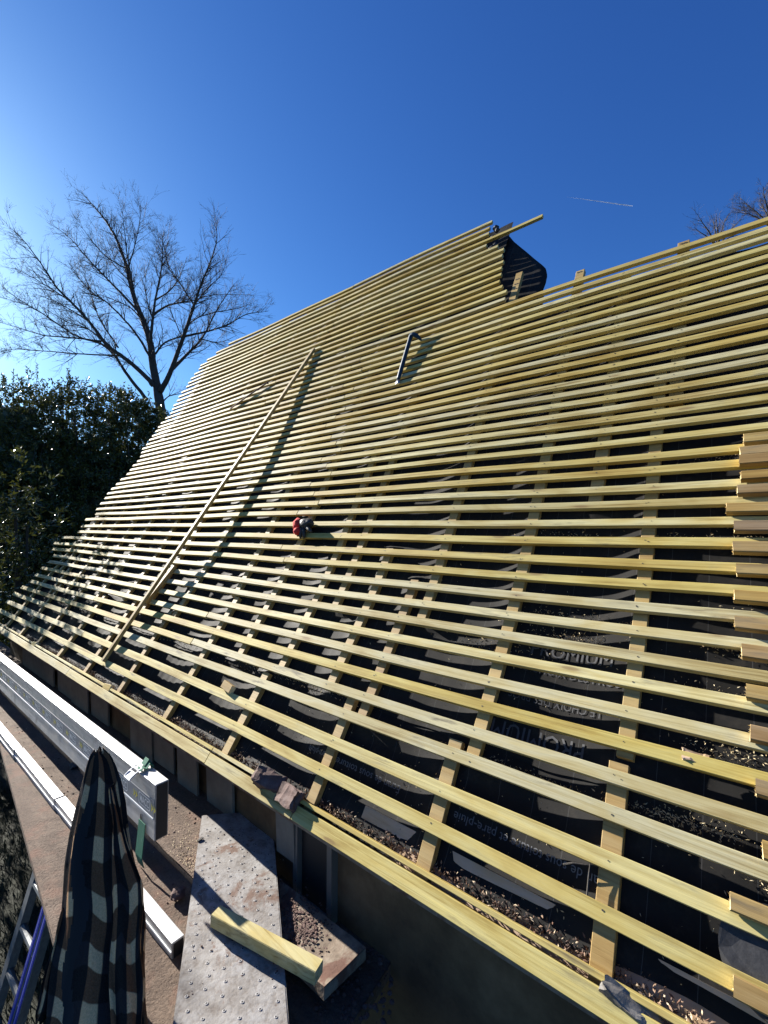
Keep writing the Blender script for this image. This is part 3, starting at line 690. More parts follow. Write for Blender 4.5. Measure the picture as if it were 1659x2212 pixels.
for k in range(14):
    E = e0 + .078 + k*.185
    mb = flat_text('MACC', beam, E, zm-.011, .033, n0-.0020, M_white, .78)
    # rounded outline round the word
    ring = []; 
    for (cx_, cz_, a0) in ((.036,.010,0),(-.036,.010,90),(-.036,-.010,180),(.036,-.010,270)):
        for q in range(4): a = R(a0+q*30); ring.append((cx_+.010*math.cos(a), cz_+.010*math.sin(a)))
    m_ = len(ring); b0 = len(mb.v)
    for (x_, y_) in ring: mb.v.append(F(E-x_, n0-.0020, zm+y_))
    for (x_, y_) in ring: mb.v.append(F(E-x_*.93, n0-.0020, zm+y_*.86))
    for q in range(m_): mb.f.append([b0+q, b0+(q+1)%m_, b0+m_+(q+1)%m_, b0+m_+q]); mb.m.append(0)
    obj('logo', mb, [M_white], beam)
    mb = MB()
    for dx in (.064,.082) if k else (.062,.080):
        for sg in ((-1,1) if k == 0 else (1,)):
            x0 = E - sg*dx if sg < 0 else E - dx
            x0 = E + dx*sg
            mb.add([F(x0+.009, n0-.0022, zm+.014), F(x0-.009, n0-.0022, zm), F(x0+.009, n0-.0022, zm-.014), F(x0+.004, n0-.0022, zm)], [(0,3,1),(1,3,2)])
    obj('arrow_marks', mb, [M_yellow], beam)
mb = MB(); 
for (E, z) in ((1.665, zb+.040),): mb.add([F(E + .006*math.cos(a*.7), n0-.0024, z + .012*math.sin(a*.7)) for a in range(9)], [tuple(range(9))])
obj('bolt_hole', mb, [M_dark], beam)
# green strap and buckle
strap = thing('ratchet_strap', F(1.69, .70, zt), 'green webbing strap with metal buckle looped over the beam end', 'strap')
mb = MB(); wS = .030
def ribbon(pts, wd, th=.002):
    for a, b in zip(pts, pts[1:]):
        a, b = Vector(a), Vector(b); x = Vector((wd*U,0,0)); d = b-a; z = x.cross(d).normalized()*th*U
        mb.box(a - x/2, x, d, z)
ribbon([F(1.705,.752,zt-.03), F(1.705,.750,zt+.004), F(1.70,.735,zt+.018), F(1.695,.722,zt+.006), F(1.69,.708,zt+.016), F(1.688,.698,zt+.008)], .034)
ribbon([F(1.695,.748,zt+.004), F(1.715,.738,zt+.026), F(1.712,.722,zt+.010)], .030)
obj('webbing', mb, [M_green], strap); mb = MB()
ribbon([F(1.650,.6955,zb+.032), F(1.647,.690,zb-.02), F(1.645,.684,zb-.075), F(1.640,.690,zb-.105)], .052)
obj('webbing_tail', mb, [M_green], strap)
mb = MB(); bx = Vector((.040*U,0,0)); c0, c1 = F(1.705,.706,zt+.012), F(1.712,.676,zt-.012)
for e in (1.684, 1.726): mb.tube([F(e,.708,zt+.013), F(e+.004,.680,zt-.004), F(e+.006,.668,zt-.014)], .0030*U, 6)
for (n_, z_) in ((.708,.013),(.697,.007),(.686,.000),(.668,-.014)): mb.tube([F(1.684,n_,zt+z_), F(1.728,n_,zt+z_)], .0032*U, 6)
mb.box(F(1.729,.6685,zt-.0145), (.043*U,0,0), (0,.020*U,.0125*U), (0,.002,.003)); obj('buckle', mb, [M_buckle], strap, smooth=False)
# rail along the outer edge of the deck, in three lengths
for k, (a, b, dn, lab) in enumerate(((6.0,2.93,-.004,'far length of white aluminium edge rail on the outer deck edge'),(2.925,2.275,0,'middle length of aluminium edge rail, between two joints'),(2.27,1.247,.003,'near length of aluminium edge rail ending in an open box beside the jacket'))):
    rl = thing('edge_rail', F((a+b)/2, .62+dn, -1.20), lab, 'rail', 'aluminium rails along the deck edge')
    mb = MB(); pbox(mb, a, b, .607+dn, .643+dn, -1.205, -1.128-.002*k); o = obj('rail_body', mb, [M_alu], rl); bevel(o, .003, 2)
    mb = MB()
    for z in (-1.158,-1.188): pbox(mb, a, b, .6035+dn, .6068+dn, z, z+.005)
    obj('rail_rib', mb, [M_white], rl)
    mb = MB(); pbox(mb, b+.0002, b-.0012, .612+dn, .638+dn, -1.198, -1.136); obj('open_end', mb, [M_dark], rl)  # dark plate, shade inside the box painted on
# lump on the deck
def deck_lump(E, n, z, dims, m, seed, label, name='stone', cat='stone'):
    mb = MB(); mb.add(*blob(F(E,n,z), dims[0]*U, dims[1]*U, dims[2]*U, seed, 3, .45)); tag(obj(name, mb, [m]), label, cat)
q = at_z(160, 1662, -1.168); deck_lump(q[0], q[1], -1.150, (.032,.020,.014), M_blackrub, 4, 'black lump lying on the deck between rail and beam')
q = at_z(385, 1940, -1.155); deck_lump(q[0], q[1], -1.140, (.022,.020,.016), M_tile, 9, 'small reddish brick lump on the deck left of the steel plank', 'brick_lump', 'brick')
# perforated steel plank
TL, BL = [Vector(F(*at_z(x, y, -1.105))) for x, y in ((438,1762),(356,2360))] ; TR, BR = [Vector(F(*at_z(x, y, -1.130))) for x, y in ((585,1750),(633,2360))]
plank = thing('steel_plank', TL, 'dirty grey perforated steel scaffold plank pointing towards the eave', 'plank')
x = (TR-TL); y = (BL-TL); mb = MB(); nx, ny = 12, 44
for j in range(ny+1):
    for i in range(nx+1):
        p = TL.lerp(TR, i/nx).lerp(BL.lerp(BR, i/nx), j/ny); mb.v.append(p + Vector((0,0,.004*noise.noise(p*7))))
for j in range(ny):
    for i in range(nx): a = j*(nx+1)+i; mb.f.append([a, a+nx+1, a+nx+2, a+1]); mb.m.append(0)
for (a, b) in ((TL,BL),(TR,BR),(TL,TR)):
    z = Vector((0,0,-.055)); out = ((a+b)/2 - (TL+BR)/2).normalized()*.004
    mb.box(a+Vector((0,0,-.001)), b-a, out, z)
obj('plank_sheet', mb, [M_steel], plank)
mb = MB()
rowsP = []
for j in range(1, 26):
    for i in range(6):
        f = (j+ (.0 if i%2 else .5))/26; g = .09+.164*i+(.012 if j%2 else -.012)
        if f < .09: continue
        p = TL.lerp(TR, g).lerp(BL.lerp(BR, g), f); p = p + Vector((0,0,.004*noise.noise(p*7)))
        r0, r1 = .0056, .0030; k = 10; o_ = len(mb.v)
        for rr_, h_ in ((r0,.0005),(r0*.82,.0013),(r1,.0012)):
            for q in range(k): mb.v.append(p + Vector((rr_*math.cos(q*.628), rr_*math.sin(q*.628), h_)))
        for ring in (0,1):
            for q in range(k): mb.f.append([o_+ring*k+q, o_+ring*k+(q+1)%k, o_+(ring+1)*k+(q+1)%k, o_+(ring+1)*k+q]); mb.m.append(0)
        mb.f.append([o_+2*k+q for q in range(k)]); mb.m.append(1)
obj('raised_hole', mb, [M_rim, M_dark], plank)['kind'] = 'stuff'
mb = MB(); p = TL.lerp(BL, .16); mb.box(p + Vector((0,-.012,.002)), (.010,.002,0), (-.003,.028,0), (0,0,.004)); obj('slot', mb, [M_dark], plank)
# short yellow batten piece lying on the plank
a, b = Vector(F(*at_z(465, 1992, -1.104))), Vector(F(*at_z(688, 2116, -1.124)))
stick('batten_offcut', a, b, .048*U*.8, .036*U, (0,0,1), [M_batten, M_cut], 'sawn pale yellow batten length lying across the steel plank', 'offcut', cutends=True)
# old scaffold boards to the right of the plank
def slab(name, pix, z, th, m, label, cat):
    top = [Vector(F(*at_z(px_, py_, z))) for px_, py_ in pix]; mb = MB()
    n_ = 10; g = []
    for j in range(n_+1):
        for i in range(n_+1):
            p = top[0].lerp(top[1], i/n_).lerp(top[3].lerp(top[2], i/n_), j/n_); mb.v.append(p + Vector((0,0,.005*noise.noise(p*13))))
    for j in range(n_):
        for i in range(n_): a_ = j*(n_+1)+i; mb.f.append([a_, a_+n_+1, a_+n_+2, a_+1]); mb.m.append(0)
    lo = [p - Vector((0,0,th)) for p in top]; hi = [p - Vector((0,0,.004)) for p in top]
    mb.loft([lo, hi], cap=True); o = obj(name, mb, [m]); tag(o, label, cat); return o
slab('timber_board', [(560,1864),(790,2046),(700,2132),(560,2000)], -1.165, .045, M_timber, 'short weathered scaffold board with red clay stain beside the steel plank', 'board')
slab('lower_platform', [(560,1825),(857,2059),(680,2330),(600,2330)], -1.235, .05, M_deck, 'lower timber platform under the short board at the deck end', 'platform')
q = at_z(668, 2075, -1.16); 
# clay stain lumps on the board
sp_ = MB(); rnd = random.Random(21)
for _ in range(500):
    px_, py_ = rnd.gauss(645, 28), rnd.gauss(2000, 30)
    if px_ < 612: continue
    p = Vector(F(*at_z(px_, py_, -1.162))); sp_.add(*blob(p, .0032*rnd.uniform(.3,2.2), .0032*rnd.uniform(.3,2.2), .0016*rnd.uniform(.5,1.5), rnd.random()*9, 1, .3))
for _ in range(260):
    e, n = rnd.uniform(1.2,3.5), rnd.uniform(.62,.98); p = F(e, n, -1.139 if n > .768 else (-1.159 if n > .655 else -1.174)); sp_.add(*blob(p, .004*rnd.uniform(.4,1.8), .004*rnd.uniform(.4,1.8), .003, rnd.random()*9, 1, .4))
for _ in range(150):
    f, g = rnd.random(), rnd.random(); p = TL.lerp(TR, g).lerp(BL.lerp(BR, g), f); r_ = .0026*rnd.uniform(.3,1.6); sp_.add(*blob(p, r_, r_, r_*.6, rnd.random()*9, 1, .4))
for _ in range(160):
    px_, py_ = rnd.uniform(680,850), rnd.uniform(2050,2210); p = Vector(F(*at_z(px_, py_, -1.233))); r_ = .006*rnd.uniform(.3,1.8); sp_.add(*blob(p, r_, r_, r_*.7, rnd.random()*9, 1, .4))
tag(obj('tile_rubble', sp_, [M_tile]), 'crumbs of red clay tile strewn over deck and plank', 'rubble', None, 'stuff')
sh = MB()
for _ in range(500):
    px_, py_ = rnd.gauss(405, 22), rnd.gauss(1855, 38); q = at_z(px_, py_, -1.137)
    if q[1] < .775: continue
    p = Vector(F(*q)); x = Vector((rnd.gauss(0,1), rnd.gauss(0,1), rnd.gauss(0,.4))).normalized()*.0045; y = x.orthogonal().normalized()*.0012
    sh.add([p-x, p+y, p+x, p-y], [(0,1,2,3)])
for _ in range(150):
    e, n = rnd.uniform(1.2,3.5), rnd.uniform(.62,1.0); p = F(e, n, -1.135 if n > .768 else (-1.155 if n > .655 else -1.17)); x = Vector((rnd.gauss(0,1), rnd.gauss(0,1), rnd.gauss(0,.4))).normalized()*.005; y = x.orthogonal().normalized()*.0012
    sh.add([p-x, p+y, p+x, p-y], [(0,1,2,3)])
tag(obj('sawdust', sh, [M_dust]), 'yellow sawdust heap and chips on the brown deck', 'sawdust', None, 'stuff')
# standards that carry the deck
for k, (E, n, top, lab) in enumerate(((1.435,.478,-.69,'galvanised scaffold post under the hanging jacket'),(4.6,.47,-1.215,'galvanised scaffold post under the far end of the deck'))):
    mb = MB(); mb.tube([F(E,n,-ZC/KS), F(E,n,top)], .020*U, 14); o = obj('scaffold_post', mb, [M_pole], origin=F(E,n,-ZC/KS), smooth=False); tag(o, lab, 'post')
# ladder leaning on the deck edge
lad = thing('ladder', F(1.95, .30, -1.9), 'grey ladder with blue taped stiles leaning on the deck edge', 'ladder')
def LP(E, t): return F(E - .03*t, .497 - .28*t, -1.222 - 1.0*t)
for e in (2.06, 1.90):
    mb = MB(); a, b = LP(e, -.02), LP(e, 1.15); d = b-a; mb.box(a, (.034*U,0,0), (0,.030*U,.010*U), d); obj('stile', mb, [M_alushade], lad)
mb = MB()
a, b = LP(1.862, .02), LP(1.862, 1.15); mb.box(a, (.030*U,0,0), (0,.030*U,.010*U), b-a); obj('stile', mb, [M_alushade], lad)
for e in (1.896, 1.859):
    mb = MB(); a, b = LP(e, .04), LP(e, 1.1); mb.box(a+Vector((0,-.0022,-.0008)), (.020*U,0,0), (0,.002,.0006), b-a); obj('blue_tape', mb, [M_blue], lad)
    mb = MB(); a, b = LP(e-.0085, .06), LP(e-.0085, 1.08); mb.box(a+Vector((0,-.0034,-.0012)), (.0016*U,0,0), (0,.0008,.0003), b-a); obj('tape_edge', mb, [M_bluewhite], lad)
for k in range(9):
    t_ = .06 + k*.125; mb = MB(); a, b = LP(2.05, t_), LP(1.86, t_); a = a+Vector((0,.015,0)); b = b+Vector((0,.015,0)); mb.tube([a, b], .012*U, 8); obj('rung', mb, [M_alushade], lad)
# ------------------------------------------------------------------ jacket hung on the post
jk = thing('jacket', F(1.46, .486, -1.2), 'black brown and cream checked fleece jacket hanging over the scaffold post', 'jacket')
JD = 1.30*U                      # its forward distance
# silhouette by height: pixel row, left, right
SIL = [(1622,206,224),(1630,198,236),(1650,190,247),(1690,180,260),(1740,168,268),(1800,154,274),(1850,146,281),(1905,139,292),(1940,135,301),(1985,130,306),(2030,122,305),(2100,111,302),(2180,99,303),(2260,90,308),(2340,82,312)]
def sil(y):
    for a, b in zip(SIL, SIL[1:]):
        if a[0] <= y <= b[0]:
            f = (y-a[0])/(b[0]-a[0]); return a[1]+(b[1]-a[1])*f, a[2]+(b[2]-a[2])*f
    return SIL[-1][1:]
def cloth(rows, n_, name, parent, mats, side=1, uvs=(1.0,1.0), lin=False, near=0.0):
    mb = MB(); uv = []
    for j, (y, xl, xr) in enumerate(rows):
        jd = (1.28 - .27*(y-1622)/600 - near)*KS*U; c = at((xl+xr)/2, y, jd); hw = (xr-xl)/2*jd/PX; dep = max(.014, hw*.30)
        for i in range(n_):
            a = 2*math.pi*i/n_; f = (y-1622)/600
            fold = 1 + (.17*min(1, .25+f*2))*math.sin(a*6 + 1.3*math.sin(f*4)) +   .06*math.sin(a*11+2+f*3) + .10*noise.noise((math.cos(a)*2, math.sin(a)*2, f*5)) + .05*noise.noise((math.cos(a)*5, math.sin(a)*5, f*22))
            dx = hw*math.cos(a); dy = -dep*math.sin(a)*fold + .3*dep*math.sin(a*2+f*2)
            p = c + Vector((dx*(1 + .035*math.sin(a*9+f*5)*min(1,f*4)) + .05*hw*noise.noise((a*2, f*6, 1)), dy, .010*math.sin(a*5+f*9)))
            mb.v.append(MATROT.inverted() @ p)
    m_ = len(rows)
    uvl = []
    for j in range(m_-1):
        for i in range(n_):
            k = (i+1) % n_
            mb.f.append([j*n_+i, j*n_+k, (j+1)*n_+k, (j+1)*n_+i]); mb.m.append(1 if lin and .56*math.pi < 2*math.pi*i/n_ + .10*math.sin(j*.3) < .66*math.pi and j > 4 else 0)
            ua, ub = i/n_*uvs[0], (i+1)/n_*uvs[0]; va, vb = (rows[j][0]-1622)/600*uvs[1], (rows[j+1][0]-1622)/600*uvs[1]
            oa, ob = [.05*math.sin(q_*2*math.pi/n_*4+1) + .03*math.sin(q_*2*math.pi/n_*9) for q_ in (i, i+1)]
            uvl += [(ua,va+oa),(ub,va+ob),(ub,vb+ob),(ua,vb+oa)]
    mb.f.append([i for i in reversed(range(n_))]); mb.m.append(0); uvl += [(0,0)]*n_
    o = obj(name, mb, mats, parent, smooth=True)
    lay = o.data.uv_layers.new(name='UVMap')
    for k, q in enumerate(uvl): lay.data[k].uv = q
    return o
rows = [(y, *sil(y)) for y in range(1622, 2341, 12)]
cloth(rows, 120, 'jacket_body', jk, [M_cloth, M_lining], 1, (8.0, 5.4), True)
rows = [(y, 137 - (y-1960)*.26 + 2*math.sin(y*.05), 152 - (y-1960)*.22 + 3*math.sin(y*.03)) for y in range(1960, 2190, 8)] + [(2196, 79, 97), (2201, 84, 92)]
cloth(rows, 28, 'sleeve', jk, [M_cloth], 1, (3.0, 5.4))
rows = [(y, 252 - min(14,(y-1780)*.1) + 4*math.sin(y*.02), 262 + min(42, (y-1780)*.32) + 3*math.sin(y*.03)) for y in range(1780, 2250, 10)]
rows = [(1700, 240, 246), (1730, 242, 252), (1755, 246, 258)] + rows + [(2256, 250, 300), (2262, 262, 290)]
cloth(rows, 48, 'sleeve', jk, [M_cloth], 1, (5.0, 5.4), False, .028)
# ------------------------------------------------------------------ ground
KS = 1.0
mb = MB(); S = 400; nG = 60
def gz(x, y): return .10*noise.noise((x*.35, y*.35, 0)) - .02
xs = [S*((i/nG*2-1)**3) for i in range(nG+1)]
for y in xs:
    for x in xs: mb.v.append(Vector((x, y+6, gz(x, y) if abs(x)+abs(y) < 60 else -.02)))
for j in range(nG):
    for i in range(nG): a = j*(nG+1)+i; mb.f.append([a, a+1, a+nG+2, a+nG+1]); mb.m.append(0)
g = obj('ground', mb, [M_ground], origin=(0,0,0), frame=False, smooth=True); tag(g, None, None, None, 'structure'); g['label'] = 'dark soil and grass beneath the scaffold'
mb = MB(); rnd = random.Random(5)
for _ in range(16000):
    E = rnd.uniform(1.2, 7.5); n = rnd.uniform(-.6, 1.05); p = F(E, n, -ZC); L = rnd.uniform(.04,.13); a = rnd.uniform(0,6.28); wv = Vector((math.cos(a), math.sin(a), 0))*.004
    d = Vector((rnd.gauss(0,.4), rnd.gauss(0,.4), 1)).normalized()*L
    mb.add([p-wv, p+wv, p+d*.6+wv*.6, p+d], [(0,1,2),(0,2,3)])
tag(obj('grass', mb, [M_grass], origin=F(3,.3,-ZC)), 'rough dark grass growing below the scaffold deck', 'grass', None, 'stuff')
# ------------------------------------------------------------------ bare tree beyond the roof
def limb_tree(name, limbs, D, r0, label, cat, twig_levels=3, seed=1, dens=1.0, base=None, group=None, tw=1.0):
    rnd = random.Random(seed); mbT, mbB = MB(), MB(); n_tw = [0]
    k_px = D/PX
    def grow(p, d, L, r, lev):
        pts = [p]; rr_ = [r]; k = max(3, int(L/.16)); cur = Vector(p); dd = Vector(d)
        bend = Vector((rnd.gauss(0,.12), rnd.gauss(0,.12), rnd.gauss(.05,.10)))
        for i in range(k):
            dd = (dd + bend*.35 + Vector((rnd.gauss(0,.10), rnd.gauss(0,.10), rnd.gauss(0,.09)))).normalized()
            cur = cur + dd*L/k; pts.append(cur.copy()); rr_.append(max(.0019*tw, r*(1-.85*(i+1)/k)))
        mbB.tube(pts, rr_, 4 if r > .008 else 3); n_tw[0] += 1
        if lev > 0:
            m = int(rnd.uniform(3,6)*(1.0 if lev > 1 else .8))
            for _ in range(m):
                f = rnd.uniform(.2,.98); i = int(f*k); q = pts[i]; dl = (pts[min(i+1,k)]-pts[max(i-1,0)]).normalized()
                side = Vector((rnd.gauss(0,1), rnd.gauss(0,.8), rnd.gauss(0,1))); side = (side - dl*side.dot(dl)).normalized()
                nd = (dl*rnd.uniform(.7,1.2) + side*rnd.uniform(.5,1.0) + Vector((0,0,.12))).normalized()
                grow(q, nd, L*rnd.uniform(.35,.62), max(.003*tw, rr_[i]*.6), lev-1)
    for (pix, ra, rb, dy) in limbs:
        pts = []; N = len(pix)
        # resample the drawn limb smoothly
        dense = []
        for i in range(N-1):
            for q in range(5):
                f = q/5; p0, p1, p2, p3 = pix[max(i-1,0)], pix[i], pix[i+1], pix[min(i+2,N-1)]
                dense.append(tuple(.5*((2*p1[c])+(-p0[c]+p2[c])*f+(2*p0[c]-5*p1[c]+4*p2[c]-p3[c])*f*f+(-p0[c]+3*p1[c]-3*p2[c]+p3[c])*f**3) for c in (0,1)))
        dense.append(pix[-1]); M = len(dense)
        for i, (x, y) in enumerate(dense):
            jx = .012*noise.noise((i*.7, seed, dy)); pts.append(at(x, y, D + dy*(i/M)) + Vector((jx, 0, jx)))
        rad = [ra + (rb-ra)*(i/(M-1))**.8 for i in range(M)]
        mbT.tube(pts, [q*.72 for q in rad], 8)
        tot = sum((pts[i+1]-pts[i]).length for i in range(M-1))
        nb = int(tot*11*dens)
        for _ in range(nb):
            f = rnd.uniform(.12,1.0)**.8; i = min(M-2, int(f*(M-1))); dl = (pts[i+1]-pts[i]).normalized(); side = Vector((rnd.gauss(0,1), rnd.gauss(0,.9), rnd.gauss(0,1))); side = (side - dl*side.dot(dl)).normalized()
            nd = (dl*rnd.uniform(.6,1.1) + side*rnd.uniform(.5,1.0) + Vector((0,0,.15))).normalized()
            grow(pts[i], nd, rnd.uniform(.35,1.05)*(1.1-.4*f)*min(1.3, D/13), min(.012, rad[i]*.42), twig_levels-1 if rnd.random() < .75 else 1)
    root = base or at(limbs[0][0][0][0], limbs[0][0][0][1], D)
    t_ = thing(name, Vector((root.x, root.y, 0)), label, cat, group, frame=False)
    # trunk down to the ground
    mbT.tube([Vector((root.x, root.y, 0)), root.lerp(Vector((root.x, root.y, 0)), .5), root + Vector((0,0,.05))], [limbs[0][1]*1.1, limbs[0][1]*.9, limbs[0][1]*.74], 10)
    obj('trunk', mbT, [M_bark], t_, frame=False, smooth=True); obj('crown', mbB, [M_twig], t_, frame=False)
    return n_tw[0]
def Z0(*q): return [(x*.3646, 345.6+y*.3646) for x, y in q]
LIMBS = [
 (Z0((965,1560),(945,1430),(930,1340),(905,1200),(890,1080),(850,960),(810,860),(770,720),(740,600),(690,470),(640,380),(560,280),(480,190)), .235, .010, .6),
 (Z0((890,1080),(905,940),(920,830),(950,680),(965,560),(960,440)), .075, .008, -.5),
 (Z0((950,1370),(1000,1280),(1060,1120),(1110,980),(1150,860),(1190,740),(1240,620),(1285,470),(1270,370)), .125, .007, -.7),
 (Z0((1010,1250),(1100,1160),(1200,1050),(1290,880),(1390,730)), .085, .008, .7),
 (Z0((1085,1045),(1210,1020),(1340,980),(1460,915),(1590,895)), .055, .007, -.4),
 (Z0((910,915),(1000,860),(1130,835),(1270,800),(1510,800)), .055, .006, .8),
 (Z0((910,1340),(870,1290),(760,1190),(640,1100),(530,960),(420,840),(340,760),(260,640),(160,500),(60,400)), .12, .007, -.9),
 (Z0((870,1420),(760,1280),(680,1160),(600,1090),(450,1040),(250,910),(120,830),(10,750)), .085, .007, .8),
 (Z0((600,1075),(450,1055),(270,1040),(130,1000),(0,960)), .045, .007, -.3),
 (Z0((720,1160),(500,1150),(300,1135),(100,1120),(0,1135)), .04, .006, .5),
 (Z0((890,1170),(820,1050),(740,950),(640,850),(540,780),(460,690),(435,645)), .06, .006, -.6),
 (Z0((840,920),(720,790),(610,680),(500,560),(400,450),(280,370)), .06, .006, .4),
 (Z0((740,640),(640,580),(560,500),(480,390)), .035, .006, -.8),
 (Z0((790,760),(760,600),(740,450),(725,300)), .045, .006, .3),
 (Z0((760,640),(800,500),(830,350),(835,270)), .03, .005, -.3),
 (Z0((920,830),(1010,770),(1070,680),(1110,570)), .04, .006, .5),
 (Z0((1150,860),(1060,720),(990,600),(960,440)), .035, .005, .2),
 (Z0((1075,1040),(1030,940),(980,810)), .03, .006, -.6),
 (Z0((960,1440),(1000,1400),(1070,1385)), .04, .010, .3),
 (Z0((920,1150),(980,1080),(1080,1045)), .045, .03, -.2),
 (Z0((850,960),(780,880),(700,840),(600,800),(520,790)), .035, .005, .6),
 (Z0((1060,720),(1000,640),(985,520),(1020,450)), .025, .005, -.5),
 (Z0((1110,980),(1180,930),(1290,900),(1400,880),(1490,850)), .035, .005, .4),
 (Z0((700,1110),(600,960),(560,860),(520,740),(470,640)), .04, .005, .9),
 (Z0((1150,860),(1230,760),(1310,680),(1350,560)), .035, .005, -.6),
 (Z0((770,720),(690,640),(640,560),(610,460)), .03, .005, .7),
 (Z0((530,960),(440,900),(330,840),(200,790)), .035, .005, .3),
 (Z0((905,940),(870,830),(860,700),(890,590)), .035, .005, .5),
 (Z0((420,840),(300,760),(200,700),(90,640)), .035, .005, .5),
 (Z0((640,1100),(520,1000),(400,960),(250,870)), .04, .006, -.5),
 (Z0((1190,1060),(1300,1080),(1400,1040)), .03, .006, .4),
]
n1_ = limb_tree('bare_tree', LIMBS, 14.0, .2, 'tall leafless tree with many fine twigs beyond the left roof edge', 'tree', 3, 4, 1.0)
# far bare trees above the right end of the ridge
def far_limbs(cx_, cy_, spread, seed):
    rnd = random.Random(seed); out = [([(cx_, cy_+60), (cx_+2, cy_+20), (cx_, cy_-10), (cx_-4, cy_-45)], .14, .01, 0)]
    for a in spread:
        L = rnd.uniform(45, 85); out.append(([(cx_, cy_+25), (cx_+math.cos(a)*L*.4, cy_+10-math.sin(a)*L*.4), (cx_+math.cos(a)*L*.75, cy_+5-math.sin(a)*L*.75), (cx_+math.cos(a)*L+rnd.uniform(-5,5), cy_-math.sin(a)*L)], .07, .008, rnd.uniform(-1,1)))
    return out
limb_tree('bare_tree', far_limbs(1550, 512, (2.75,2.3,1.8,1.2,.7,.25), 3), 26, .2, 'distant leafless tree above the right battens, nearer the batten tip', 'tree', 2, 8, .55, tw=1.5)
limb_tree('bare_tree', far_limbs(1668, 470, (2.9,2.6,2.2,1.9,1.5,1.1), 5), 24, .2, 'distant leafless tree cut off by the right picture edge', 'tree', 3, 12, .7, tw=1.5)
# ------------------------------------------------------------------ laurel shrubs on the left
def leaf(mb, p, d, L, wd, rnd):
    up = Vector((rnd.gauss(0,1), rnd.gauss(0,1), rnd.gauss(0,1))); s = d.cross(up)
    if s.length < 1e-4: return
    s = s.normalized()*wd; nn = s.cross(d).normalized()*L*.10
    mb.add([p, p+d*L*.45+s+nn, p+d*L, p+d*L*.45-s+nn], [(0,1,2),(0,2,3)])
def shrub(lumps, D, nleaf, label, seed, shoots=()):
    rnd = random.Random(seed); mb, st = MB(), MB(); tot = sum(r*r for _, _, r in lumps)
    cx_ = sum(l[0] for l in lumps)/len(lumps); c0 = at(cx_, 1200, D); base = Vector((c0.x, c0.y, 0))
    for (px_, py_, r) in lumps:
        dd = D + rnd.uniform(-.5,.5); c = at(px_, py_, dd); rw = r*dd/PX
        # twigs from the stem to the lump
        for _ in range(5):
            e = c + Vector((rnd.gauss(0,.4), rnd.gauss(0,.4), rnd.gauss(0,.4)))*rw; m_ = base.lerp(e, .5) + Vector((rnd.gauss(0,.2), rnd.gauss(0,.2), .2))
            st.tube([base + Vector((rnd.gauss(0,.15), rnd.gauss(0,.15), 0)), m_, e], [.03,.016,.006], 5)
        k = int(nleaf*r*r/tot)
        ncl = max(8, int(k*1.5)//14)
        for _ in range(ncl):
            v = Vector((rnd.gauss(0,1), rnd.gauss(0,1), rnd.gauss(0,1))).normalized(); rad = rw*(rnd.random()**.33)*(1+.35*noise.noise(v*2.3+Vector((px_*.01, py_*.01, seed))))
            q = c + Vector((v.x*rad, v.y*rad*.75, v.z*rad)); ax = (v + Vector((rnd.gauss(0,.5), rnd.gauss(0,.5), rnd.gauss(.5,.5)))).normalized(); tl = rnd.uniform(.10,.30)
            for i in range(14):
                f = i/14; dl = (ax*rnd.uniform(.3,.9) + Vector((rnd.gauss(0,.7), rnd.gauss(0,.7), rnd.gauss(0,.6)))).normalized()
                leaf(mb, q + ax*tl*f, dl, rnd.uniform(.055,.105), rnd.uniform(.013,.022), rnd)
    for (px_, py_, r) in lumps:
        if r < 88: continue
        mb.add(*blob(at(px_, py_, D+.35), r*.56*D/PX, r*.45*D/PX, r*.56*D/PX, seed+px_*.1, 3, .5))
    for (px_, py_, h) in shoots:
        p = at(px_, py_+h, D); q = at(px_+rnd.uniform(-3,3), py_, D); st.tube([p, q], [.006,.003], 4)
        for i in range(46):
            f = (i/46)**.9; dl = ((q-p).normalized()*rnd.uniform(.2,.9) + Vector((rnd.gauss(0,1), rnd.gauss(0,1), 0)).normalized()*.8).normalized(); leaf(mb, p.lerp(q, f), dl, rnd.uniform(.06,.10)*(1.15-.4*f), .015, rnd)
    t_ = thing('laurel_shrub', base, label, 'shrub', 'evergreen shrubs at the left', frame=False)
    obj('foliage', mb, [M_leaf], t_, frame=False); obj('stem', st, [M_bark], t_, frame=False)
shrub([(-60,960,150),(20,930,95),(45,880,62),(85,905,70),(30,1010,120),(-20,1150,170),(60,1120,120),(20,1270,140),(-90,1290,170)], 11.2, 34000, 'tall glossy evergreen shrub filling the left picture edge', 41, ((62,792,60),(30,800,50),(8,806,40),(95,830,50),(110,842,45),(48,815,40)))
shrub([(150,915,75),(120,880,48),(165,860,38),(185,930,70),(140,1010,110),(170,1110,110),(120,1210,130),(60,1330,120),(200,1010,80)], 11.8, 30000, 'evergreen shrub in the middle of the hedge, with upright shoots on top', 42, ((78,784,78),(147,795,60),(150,800,60),(183,846,62),(210,826,88),(130,840,50),(170,830,45),(196,850,50)))
shrub([(245,890,50),(265,880,36),(285,900,42),(255,960,70),(230,1030,90),(300,960,60),(240,1120,90),(200,1200,100)], 12.6, 24000, 'evergreen shrub left of the bare tree trunk', 43, ((255,838,45),(276,850,45),(240,860,40),(296,868,40),(266,845,45)))
shrub([(320,905,32),(340,925,36),(330,970,50),(300,1040,70),(280,1110,80),(310,890,24)], 13.2, 14000, 'small evergreen shrub touching the roof edge in front of the bare trunk', 44, ((312,862,36),(335,880,30)))
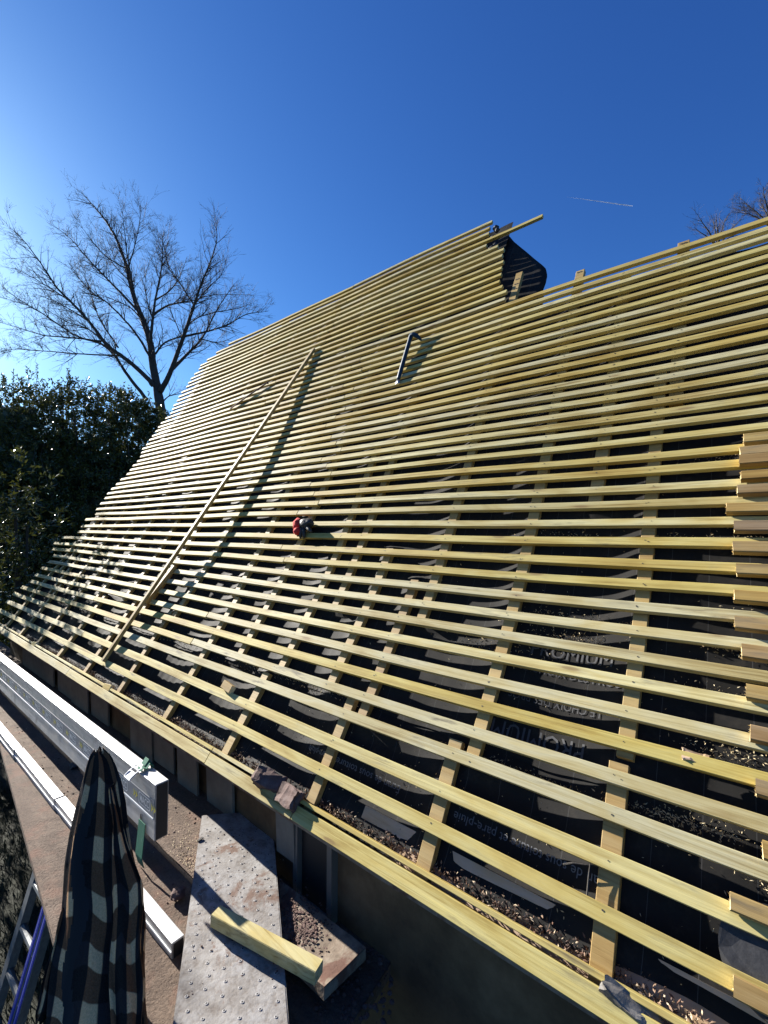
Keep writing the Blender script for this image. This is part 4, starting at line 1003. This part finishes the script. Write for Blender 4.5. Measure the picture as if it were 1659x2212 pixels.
# shrubs added left of the frame to shade the deck edge, the ladder and the roof end
def shade_shrub(E, n, z0, z1, rad, nleaf, label, seed, core=True):
    rnd = random.Random(seed); mb, st = MB(), MB(); base = MATROT @ F(E, n, -ZC)
    k = int((z1-z0)/.5)+1
    for q in range(k):
        c = MATROT @ F(E+rnd.uniform(-.2,.2), n+rnd.uniform(-.1,.1), z0 + (z1-z0)*(q+.5)/k); rw = rad*U*rnd.uniform(.85,1.1)
        if core: mb.add(*blob(c, rw*.75, rw*.75, rw*.7, seed+q, 3, .4))
        st.tube([base, base.lerp(c, .5)+Vector((.05,0,0)), c], [.05,.03,.015], 6)
        for _ in range(nleaf//k//12):
            v = Vector((rnd.gauss(0,1), rnd.gauss(0,1), rnd.gauss(0,1))).normalized(); p = c + v*rw*(rnd.random()**.33)*(1+.35*noise.noise(v*2.3+Vector((seed,q,0)))); ax = (v+Vector((0,0,.5))).normalized()
            for i in range(12):
                dl = (ax*rnd.uniform(.3,.9) + Vector((rnd.gauss(0,.7), rnd.gauss(0,.7), rnd.gauss(0,.6)))).normalized(); leaf(mb, p + ax*.2*i/12, dl, rnd.uniform(.055,.105), rnd.uniform(.013,.022), rnd)
    t_ = thing('laurel_shrub', base, label, 'shrub', 'evergreen shrubs at the left', frame=False)
    obj('foliage', mb, [M_leaf], t_, frame=False); obj('stem', st, [M_bark], t_, frame=False)
shade_shrub(5.6, -.34, -2.2, 1.5, .66, 11000, 'unseen evergreen shrub added left of the picture to shade the deck edge', 61)
shade_shrub(9.2, -1.7, -2.2, 1.4, .95, 8000, 'unseen evergreen shrub added left of the picture for shade, farthest from the house', 62)
shade_shrub(6.75, .98, -2.2, .02, .42, 3000, 'thin low evergreen shrub added to shade the left end of the roof', 63, False)
shade_shrub(6.9, 1.42, -2.2, .75, .42, 3600, 'thin taller evergreen shrub added to shade the left end of the roof', 64, False)
# ------------------------------------------------------------------ vapour trail
a, b = at(1225, 425.5, 3000), at(1366, 445, 3000); mb = MB(); d = b-a
mb.tube([a+d*i/12 for i in range(13)], [.2+3.4*(i/12)**.8 if i < 12 else 1.8 for i in range(13)], 12)
tag(obj('vapour_trail', mb, [M_cloud], frame=False, smooth=True), 'short white aircraft vapour trail high in the blue sky', 'vapour trail')
print('verts', sum(len(o.data.vertices) for o in sc.objects if o.type == 'MESH'), 'objs', len(sc.objects))
